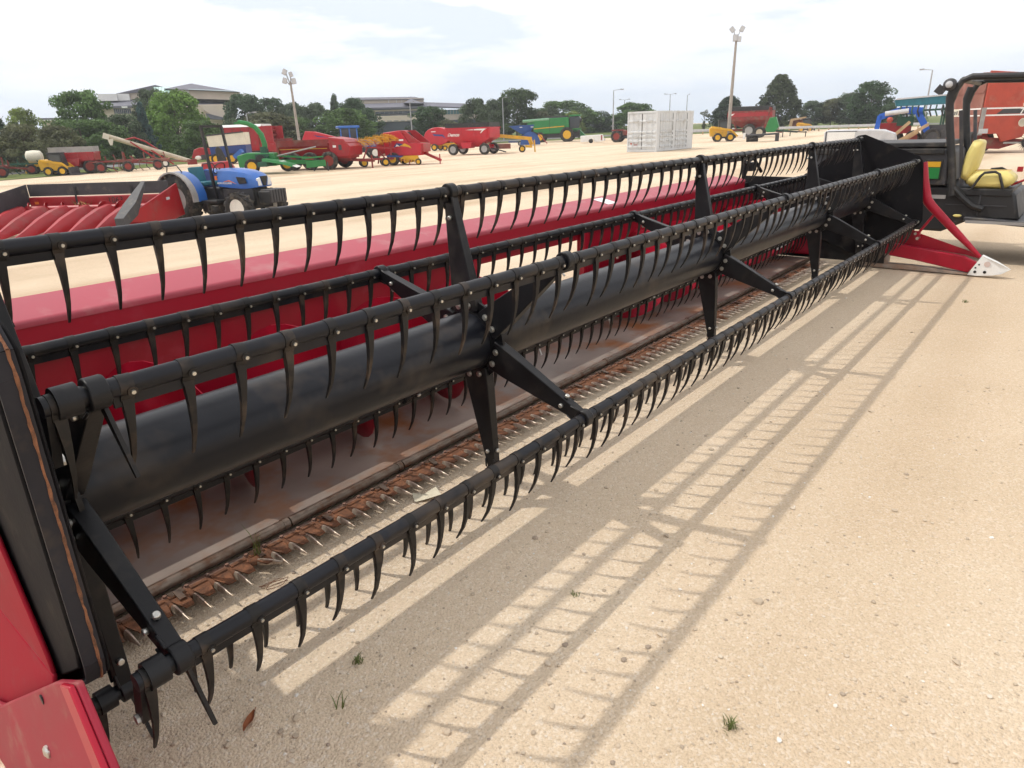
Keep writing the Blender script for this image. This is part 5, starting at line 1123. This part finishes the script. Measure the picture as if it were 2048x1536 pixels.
# ------------------------------------------------------------------ utility vehicle behind the far end
V = thing('utility_vehicle', 'black utility vehicle with yellow seat and roll cage behind the far end of the header', 'utility vehicle', (9.35, 1.0, 0))
def VP(name, m_, mb, bevel=0, label=None, parent=None):
    me = mb.mesh(name, G[m_] if isinstance(m_, str) else [G[i] for i in m_]); me.transform(Matrix.Translation((-9.35, -1.0, 0)))
    o = obj(name, me, parent or V, bevel)
    if label: o['label'] = label
    return o
x0, x1 = 8.75, 9.95
VP('cargo_box', 'm_charcoal', MB().prism([(1.17, .80), (1.19, 1.13), (1.23, 1.17), (2.60, 1.19), (2.62, .80)], 'x', x0+.02, x1-.02), .02)
VP('box_rim', 'm_black', MB().bb(x0, x1, 1.25, 2.66, 1.19, 1.24).bb(x0-.01, x0+.03, 1.24, 2.66, 1.12, 1.18), .01)
dc = VP('badge_plate', 'm_black', MB().bb(x0+.008, x0+.018, 1.235, 1.40, .855, 1.065), .008); VP('badge_yellow', 'm_yellow', MB().bb(x0+.003, x0+.0075, 1.255, 1.385, .99, 1.045), parent=dc); VP('badge_green', 'm_green', MB().bb(x0+.003, x0+.0075, 1.255, 1.385, .87, .985), parent=dc)
VP('body', 'm_black', MB().prism([(2.55, .35), (2.55, .80), (1.2, .79), (.55, .74), (.47, .46), (.90, .45), (1.15, .31)], 'x', x0+.05, x1-.05), .03)
VP('floor', 'm_charcoal', MB().prism([(.95, .44), (.95, .49), (-.30, .42), (-.30, .37)], 'x', x0-.02, x1+.02), .01)
VP('front_body', 'm_black', MB().prism([(-.25, .40), (-.30, .95), (-.9, .85), (-1.05, .45)], 'x', x0+.08, x1-.08), .04)
VP('steering_wheel', 'm_black', MB().pipe([(9.05+.17*math.cos(R(30*i)), .10-.06*math.sin(R(30*i)), 1.02+.16*math.sin(R(30*i))) for i in range(13)], .015, n=6, cap=False).cyl((9.05, .1, 1.02), (9.05, -.2, .85), .02))
def soft(rings):
    b = MB(); b.loft(rings); return b
def rr(yc, zc, hw, hh, x, k=.35):
    return [(x, yc-hw, zc-hh*k), (x, yc-hw, zc+hh*k), (x, yc-hw*(1-k), zc+hh), (x, yc+hw*(1-k), zc+hh), (x, yc+hw, zc+hh*k), (x, yc+hw, zc-hh*k), (x, yc+hw*(1-k), zc-hh), (x, yc-hw*(1-k), zc-hh)]
def rt(pts, c, a):
    ca, sa = math.cos(a), math.sin(a); return [(x, c[0]+(y-c[0])*ca-(z-c[1])*sa, c[1]+(y-c[0])*sa+(z-c[1])*ca) for x, y, z in pts]
for sx in (8.80, 9.42):
    VP('hip_rail', 'm_black', MB().pipe([(sx-.02, .94, .77), (sx-.02, .88, .90), (sx-.02, .85, .935), (sx-.02, .76, .945), (sx-.02, .72, .925), (sx-.02, .665, .78)], .013))
    if sx > 9: continue
    st = VP('seat_cushion', 'm_yellow_pale', soft([rr(.80, .855, .17, .05, sx), rr(.80, .86, .215, .085, sx+.05), rr(.80, .86, .215, .085, sx+.38), rr(.80, .855, .17, .05, sx+.43)]), .02)
    VP('seat_back', 'm_yellow_pale', soft([rt(rr(1.0, 1.05, .035, .15, sx), (1.0, 1.05), .16), rt(rr(1.0, 1.05, .065, .205, sx+.06), (1.0, 1.05), .16), rt(rr(1.0, 1.05, .065, .205, sx+.37), (1.0, 1.05), .16), rt(rr(1.0, 1.05, .035, .15, sx+.43), (1.0, 1.05), .16)]), .02)
VP('seat_seam', 'm_yellow', MB().prism([(.64, .945), (.96, .945), (.96, .949), (.64, .949)], 'x', 8.92, 8.928).prism([(.64, .945), (.96, .945), (.96, .949), (.64, .949)], 'x', 9.10, 9.108))
VP('panel_gap', 'm_charcoal', MB().bb(x0+.040, x0+.049, .84, .852, .50, .73).bb(x0+.040, x0+.049, .60, 1.15, .60, .608))
VP('caution_label', 'm_grey', MB().bb(x0+.040, x0+.049, 1.16, 1.30, .66, .70))
VP('rub_rail', 'm_grey', MB().bb(x0-.024, x0-.0205, -.25, .93, .425, .455))
VP('seat_base', 'm_black', MB().bb(x0+.04, x1-.04, .58, 1.10, .70, .775), .01)
VP('seat_hinge', 'm_charcoal', MB().bar((8.95, 1.02, .83), (8.95, .88, .90), .1, .05))
for x, sx in ((8.77, 1), (9.93, -1)):
    VP('roll_cage_post', 'm_black', MB().pipe([(x, 1.10, .70), (x, 1.14, .95), (x, 1.25, 1.45), (x, 1.285, 1.68), (x, 1.26, 1.80)], .038, n=12))
    VP('roll_cage_rail', 'm_black', MB().pipe([(x, 1.27, 1.62), (x, 1.24, 1.75), (x, 1.20, 1.83), (x, 1.12, 1.865), (x, .90, 1.855), (x, .3, 1.83), (x, .12, 1.80), (x, -.35, .95)], .032, n=10))
    if 0: VP('cage_brace', 'm_black', MB().pipe([(x+.03*sx, 1.02, 1.47), (x+.03*sx, 1.0, 1.60), (x+.03*sx, .95, 1.72), (x+.03*sx, .88, 1.765), (x+.03*sx, .3, 1.75)], .022, n=8))
    VP('seat_belt', 'm_charcoal', MB().bar((x+.05*sx, 1.17, 1.55), (x+.08*sx, 1.04, .80), .012, .035))
    VP('hose_arm', 'm_black', MB().pipe([(x, 1.10, .78), (x, 1.0, .68), (x, .90, .60), (x, .80, .57)], .035, n=8))
VP('cross_bar', 'm_black', MB().cyl((8.77, 1.19, 1.84), (9.93, 1.19, 1.84), .03).cyl((8.77, .5, 1.84), (9.93, .5, 1.84), .025))
VP('beacon', 'm_charcoal', MB().lathe([(-.05, .035), (-.03, .06), (.02, .062), (.06, .045), (.075, .01)], (8.74, 1.30, 1.80), 'x', 16))
VP('beacon_cap', 'm_grey_light', MB().lathe([(-.09, .012), (-.08, .03), (-.05, .034)], (8.74, 1.30, 1.80), 'x', 12))
VP('red_lever', 'm_red', MB().pipe([(9.0, .62, .80), (9.0, .50, .86), (9.0, .30, .86)], .012).box((9.0, .57, .96), (.03, .05, .05)))
VP('amber_tag', 'm_yellow_pale', MB().ball((8.79, 1.02, .49), .035, 7, (.4, 1.2, .45)))
for y in (1.85, -.55):
    for x in (8.95, 9.78): 
        w_ = wheel(V, (x-9.35, y-1.0, .30), .30, .24, 'rim_yellow', 12, ax='x')

# ------------------------------------------------------------------ red box machine "745"
W_ = place('forage_blower', 'tall faded red box machine marked 745 with spiked wheel behind the roll cage', 'machine', 1950, 308, 24)
bx = P(W_, 'side_wall', 'm_red_orange', MB().prism([(0, .95), (0, 3.9), (2.05, 3.7), (2.35, 2.6), (2.45, 1.6), (2.0, .75), (1.1, .55), (.85, .95)], 'y', 0, .12), .02)
P(W_, 'body', 'm_red_orange', MB().prism([(.05, 1.0), (.05, 3.8), (2.0, 3.6), (2.3, 2.6), (2.3, 1.6), (1.9, .9)], 'y', .13, 3.0))
fw = P(W_, 'end_wall', 'm_rust_brown', MB().bb(-.06, .0, .13, 3.6, .55, 3.45), .01)
P(W_, 'end_hood', 'm_rust_brown', MB().prism([(.2, 3.46), (.6, 3.85), (2.4, 3.8), (2.8, 3.46)], 'x', -.04, .5), .02)
P(fw, 'rib', 'm_rust_brown', MB().bb(-.10, -.061, .13, 3.6, 1.45, 1.53).bb(-.10, -.061, .13, 3.6, 2.9, 2.98).bb(-.10, -.061, 1.7, 1.8, 1.54, 2.89))
P(W_, 'corner_post', 'm_grey', MB().bb(-.08, .12, -.03, .0, .9, 2.2))
for z in (1.80, 2.12): P(bx, 'stripe', 'm_white', MB().prism([(.02, z), (2.4, z-.02), (2.4, z+.05), (.02, z+.07)], 'y', -.012, -.002)); P(fw, 'stripe', 'm_white', MB().bb(-.075, -.0615, .15, 3.55, z, z+.06))
P(bx, 'stripe_band', 'm_charcoal', MB().prism([(.6, 1.88), (2.38, 1.88), (2.38, 2.10), (.9, 2.11)], 'y', -.008, -.003))
text_mesh('745', .38, G['m_white'], 'lettering', bx, plane_M((1.95, -.014, 1.985), (1, 0, 0), (0, 0, 1)), bold=.01)
P(fw, 'name_plate', 'm_cream', MB().bb(-.080, -.0765, 2.55, 3.45, 1.80, 2.18)); P(fw, 'plate_lettering', 'm_charcoal', MB().bb(-.083, -.0805, 3.10, 3.30, 1.88, 2.08).bb(-.083, -.0805, 2.88, 3.05, 1.88, 2.06).bb(-.083, -.0805, 2.66, 2.82, 1.90, 2.08))
P(bx, 'top_tag', 'm_cream', MB().bb(1.75, 2.3, -.01, -.002, 2.22, 2.36)); P(bx, 'port_ring', 'm_cream', MB().lathe([(-.02, .16), (-.02, .20), (.0, .20), (.0, .16), (-.02, .16)], (1.9, -.003, 1.45), 'y', 20))
P(bx, 'drive_hub', 'm_grey_light', MB().bb(-.05, .35, -.08, -.002, .98, 1.2)); 
wheel(W_, (.35, .6, .62), .62, .4, 'rim_red', 0); P(W_, 'chassis', 'm_red_old', MB().prism([(.3, .25), (.3, .8), (2.6, .62), (1.2, .2)], 'y', .3, 1.2)); 
def spiked(c, r_, n):
    b = MB(); b.cyl((c[0], c[1]-.03, c[2]), (c[0], c[1]+.03, c[2]), r_*.55, n=16)
    for i in range(n):
        a = 2*math.pi*i/n; a2 = a+.22; b.add([(c[0]+r_*.5*math.cos(a-.12), c[1]-.03, c[2]+r_*.5*math.sin(a-.12)), (c[0]+r_*.5*math.cos(a+.12), c[1]-.03, c[2]+r_*.5*math.sin(a+.12)), (c[0]+r_*math.cos(a2), c[1], c[2]+r_*math.sin(a2)), (c[0]+r_*.5*math.cos(a), c[1]+.03, c[2]+r_*.5*math.sin(a))], [(0, 1, 2), (1, 3, 2), (3, 0, 2), (0, 3, 1)])
    return b
P(W_, 'spiked_wheel', 'm_black', spiked((2.25, -.12, .50), .47, 22)); P(W_, 'spike_roller', 'm_black', spiked((2.35, .5, 2.75), .42, 16))
P(W_, 'axle_strut', 'm_grey', MB().bar((1.2, -.05, .5), (2.25, -.1, .5), .06, .08)); P(W_, 'hitch', 'm_red', MB().bar((2.3, 1.5, 1.4), (4.6, 1.2, .9), .35, .4).bar((2.3, 1.5, 1.9), (4.2, 1.3, 1.7), .06))

# ------------------------------------------------------------------ teal planter and blue loader behind the shield
W_ = place('teal_planter', 'long teal seed box machine with folded tan booms left of the red box machine', 'planter', 1822, 291, 4)
P(W_, 'seed_box', 'm_teal', MB().prism([(-1.3, 2.55), (-1.45, 2.95), (2.6, 3.15), (2.6, 2.6)], 'y', -.5, .5), .03); P(W_, 'lid', 'm_grey_light', MB().prism([(-1.45, 2.955), (2.65, 3.16), (2.65, 3.24), (-1.3, 3.06)], 'y', -.55, .55)); P(W_, 'under_frame', 'm_green_dark', MB().bar((-1.2, 0, 2.2), (2.4, 0, 2.3), .2, .12).bar((-.9, -.3, 2.5), (-.9, -.3, 1.8), .08).bar((1.5, -.3, 2.5), (1.5, -.3, .9), .1).bar((-.2, .3, 2.4), (-.2, .3, .4), .12).bar((1.7, .3, 2.4), (1.7, .3, .4), .12))
for i in range(9): P(W_, 'seed_tube', 'm_black' if i % 2 else 'm_green_dark', MB().pipe([(-1.0+i*.35, -.4, 2.55), (-1.05+i*.35, -.55, 2.2), (-.9+i*.35, -.5, 1.85)], .05, n=6))
P(W_, 'monitor_box', 'm_black', MB().box((1.15, -.2, 3.45), (.55, .4, .5), ry=.6)); P(W_, 'gear_mass', 'm_charcoal', MB().bb(.5, 2.2, -.4, .6, .3, 1.3)); P(W_, 'hopper_red', 'm_red', MB().bb(1.7, 2.6, -.3, .4, 2.1, 2.55)); wheel(W_, (1.1, -.6, .55), .55, .3, 'm_charcoal'); wheel(W_, (-1.0, .5, .5), .5, .3, 'm_charcoal')
for a_, b_ in (((-1.75, -.8, .1), (-.35, -.8, 1.55)), ((-1.4, -1.0, .0), (.75, -1.0, 1.35)), ((-1.1, -.9, .0), (.2, -.9, .9))): P(W_, 'folded_boom', 'm_wood', MB().bar(a_, b_, .12, .2))
P(W_, 'boom_post', 'm_wood', MB().bar((-3.1, -.8, 0), (-3.35, -.8, 1.15), .2, .25))
W_ = place('blue_loader', 'blue front loader with grey arms between the shield and the teal planter', 'loader', 1783, 292, 0)
P(W_, 'lift_arm', 'm_blue_bright', MB().bar((-1.1, 0, .9), (-1.0, 0, 2.0), .25, .3).bar((-1.0, 0, 1.9), (.2, 0, 2.3), .25, .4).bar((.2, 0, 2.3), (1.6, 0, 2.2), .25, .45).bar((1.3, 0, 2.1), (2.0, 0, .9), .25, .4)); P(W_, 'arm_tube', 'm_grey_light', MB().cyl((-.7, -.2, 2.1), (.7, -.2, 2.25), .16)); P(W_, 'engine_block', 'm_red', MB().bb(-.9, 1.0, .3, 1.0, .8, 1.5)); P(W_, 'green_panel', 'm_green_dark', MB().bb(.1, 1.1, .1, .4, 1.3, 1.9)); P(W_, 'knuckle', 'm_red_orange', MB().ball((-.35, -.3, 1.7), .2, 8)); wheel(W_, (-.6, .3, .5), .5, .3, 'rim_red'); wheel(W_, (1.2, .3, .5), .5, .3, 'rim_red')
# silver pickup behind the shield
W_ = place('silver_pickup', 'silver truck body with white tailgate behind the black end shield', 'truck', 1722, 303, -4)
P(W_, 'body', 'm_grey_light', MB().prism([(-2.05, .4), (-2.1, 1.15), (-1.9, 1.28), (.4, 1.25), (1.1, 1.22), (1.7, 1.0), (1.85, .45)], 'y', -.85, .85), .06); P(W_, 'tailgate', 'm_white', MB().bb(-1.9, -.4, -.87, -.852, .62, 1.15), .01); P(W_, 'trim', 'm_charcoal', MB().bb(-2.0, -1.94, -.87, -.852, .5, 1.2).bb(-1.94, -.3, -.87, -.852, 1.16, 1.2)); P(W_, 'bumper', 'm_charcoal', MB().bb(-2.1, 1.8, -.86, .86, .3, .45)); 
for x in (-1.2, 1.2):
    for y in (-.8, .8): wheel(W_, (x, y, .34), .34, .22, 'rim_grey')

# ------------------------------------------------------------------ small things on the ground near the camera
def tuft(x, y, n, h, lab, seed, z=0):
    r_ = random.Random(seed); t = thing('grass_tuft', lab, 'grass', (x, y, z), 0, 'grass tufts in the gravel'); b = MB()
    for i in range(n):
        a = r_.uniform(0, 6.28); l = h*r_.uniform(.5, 1.1); w = .0018; o_ = Vector((r_.gauss(0, .008), r_.gauss(0, .008), 0)); d = Vector((math.cos(a), math.sin(a), 0)); s_ = Vector((-d.y, d.x, 0))*w; lean = r_.uniform(.2, .9)
        p1 = o_+d*l*lean*.4+Vector((0, 0, l*.6)); p2 = o_+d*l*lean+Vector((0, 0, l*.85))
        b.add([o_-s_, o_+s_, p1+s_*.8, p1-s_*.8, p2], [(0, 1, 2, 3), (3, 2, 4)])
    b.build('blades', G['grass_blade'], t)
tuft(.941, 1.444, 26, .032, 'small dry grass tuft in the shadow stripes nearest the header', 1)
tuft(1.402, .448, 34, .032, 'green grass tuft alone on sunlit gravel at lower right', 2)
tuft(.80, 1.345, 6, .05, 'few thin grass blades in the shade at lower centre', 3)
tuft(1.607, 1.091, 12, .022, 'tiny grass tuft between two shadow stripes', 4)
tuft(6.83, .61, 30, .03, 'low weed near the white divider nose', 5)
tuft(1.03, 2.13, 7, .14, 'tall grass blades growing through the knife guards', 6, .06)
t = thing('dead_leaf', 'curled brown dead leaf on the shaded gravel at lower left', 'leaf', (.61, 1.498, .004), .6)
b = MB(); rows = []
for i in range(7):
    s_ = i/6; w = .012*math.sin(math.pi*min(1, s_*.95+.03)); rows.append([(-.035+.07*s_, -w, .004+.010*abs(s_-.5)+.008), (-.035+.07*s_, 0, .002+.010*abs(s_-.5)), (-.035+.07*s_, w, .004+.010*abs(s_-.5)+.006)])
b.add([p for r_ in rows for p in r_], [(i*3+j, i*3+j+1, i*3+j+4, i*3+j+3) for i in range(6) for j in range(2)]); b.build('blade', mat('leaf_brown', (.24, .075, .025), .7, var=.3, scale=60), t); MB().cyl((.034, 0, .006), (.052, .006, .003), .0012, n=5).build('stalk', MATS['leaf_brown'], t)
t = thing('paper_scrap', 'cream paper scrap beside the knife guards', 'paper', (1.77, 2.0, .004), -.5)
b = MB(); b.add([(-.06, -.03, 0), (.0, -.045, .012), (.065, -.02, .004), (.055, .03, .02), (-.005, .02, .002), (-.055, .035, .012)], [(0, 1, 4, 5), (1, 2, 3, 4)]); b.build('sheet', mat('paper', (.72, .66, .50), .7, var=.08, scale=30), t)
t = thing('wire_coil', 'thin rusty wire coil under the knife guards', 'wire', (1.0, 1.98, .006)); b = MB()
for k in range(3): b.pipe([(.035*math.cos(R(30*i)+k)*(1+.2*k), .022*math.sin(R(30*i))+.006*k, .004+.004*math.sin(i)) for i in range(12)], .0012, n=4)
b.build('strand', MATS['rust'], t)
# loose stones: three shapes scattered thickly near the camera
def stones():
    g = np.random.default_rng(3); base = []
    for s_ in range(4):
        bm = bmesh.new(); bmesh.ops.create_icosphere(bm, subdivisions=1, radius=1)
        q = np.array([v.co[:] for v in bm.verts])*g.uniform(.65, 1.25, (len(bm.verts), 1)); F_ = [[v.index for v in f.verts] for f in bm.faces]; bm.free(); base.append((q*np.array([1, .8, .5]), np.array(F_)))
    V_, F_ = [], []; off = 0; tone = []
    N_ = 15000
    for i in range(N_):
        x = g.uniform(.2, 6.5); u = g.random(); ymax = min(1.9, 1.3+x*.9); y = -.7*x+.3+(ymax+.7*x)*u
        d = math.hypot(x, y)
        if g.random() > min(1, (1.4/d)**1.7) or y > 2.0: continue
        s_ = .0022*math.exp(abs(g.normal())*.55)*(1+.12*d)
        q, f_ = base[i % 4]; a = g.uniform(0, 6.28); c_, s2 = math.cos(a), math.sin(a)
        w = q*s_; w = np.stack([w[:, 0]*c_-w[:, 1]*s2+x, w[:, 0]*s2+w[:, 1]*c_+y, w[:, 2]+s_*.25], 1)
        V_.append(w); F_.append(f_+off); off += len(w); tone += [g.random()]*len(f_)
    V_ = np.concatenate(V_); F_ = np.concatenate(F_)
    me = bpy.data.meshes.new('loose_stones'); me.from_pydata(V_.tolist(), [], F_.tolist())
    at = me.attributes.new('tone', 'FLOAT', 'FACE'); at.data.foreach_set('value', np.array(tone, 'f'))
    M = bpy.data.materials.new('stone'); M.use_nodes = True; t_ = M.node_tree; b_ = t_.nodes['Principled BSDF']
    an = N(t_, 'ShaderNodeAttribute'); an.attribute_name = 'tone'; rp_ = N(t_, 'ShaderNodeValToRGB'); el_ = rp_.color_ramp.elements
    el_[0].color = (.30, .24, .19, 1); el_[0].position = 0; el_[1].color = (.78, .75, .70, 1); el_[1].position = 1
    for p_, c_ in ((.12, (.44, .36, .27)), (.5, (.54, .44, .33)), (.86, (.60, .51, .40))): e_ = el_.new(p_); e_.color = (*c_, 1)
    t_.links.new(an.outputs['Fac'], rp_.inputs[0]); t_.links.new(rp_.outputs[0], b_.inputs['Base Color']); b_.inputs['Roughness'].default_value = .9; b_.inputs['Specular IOR Level'].default_value = .15
    me.materials.append(M); o = obj('loose_stones', me); tag(o, 'loose pale stones strewn over the gravel', 'gravel', kind='stuff')
stones()

# ------------------------------------------------------------------ air: a faint even haze over the lot
b = MB(); b.bb(-860, 860, -860, 860, -1.6, 32); hz_ = b.build('haze', []); tag(hz_, 'faint summer haze over the lot', 'haze', kind='stuff')
HM = bpy.data.materials.new('haze'); HM.use_nodes = True; ht = HM.node_tree; ht.nodes.clear()
ho = N(ht, 'ShaderNodeOutputMaterial'); pv = N(ht, 'ShaderNodeVolumePrincipled'); pv.inputs['Color'].default_value = (.93, .96, 1, 1); pv.inputs['Density'].default_value = .0006; pv.inputs['Anisotropy'].default_value = .2
ht.links.new(pv.outputs[0], ho.inputs['Volume']); hz_.data.materials.append(HM)
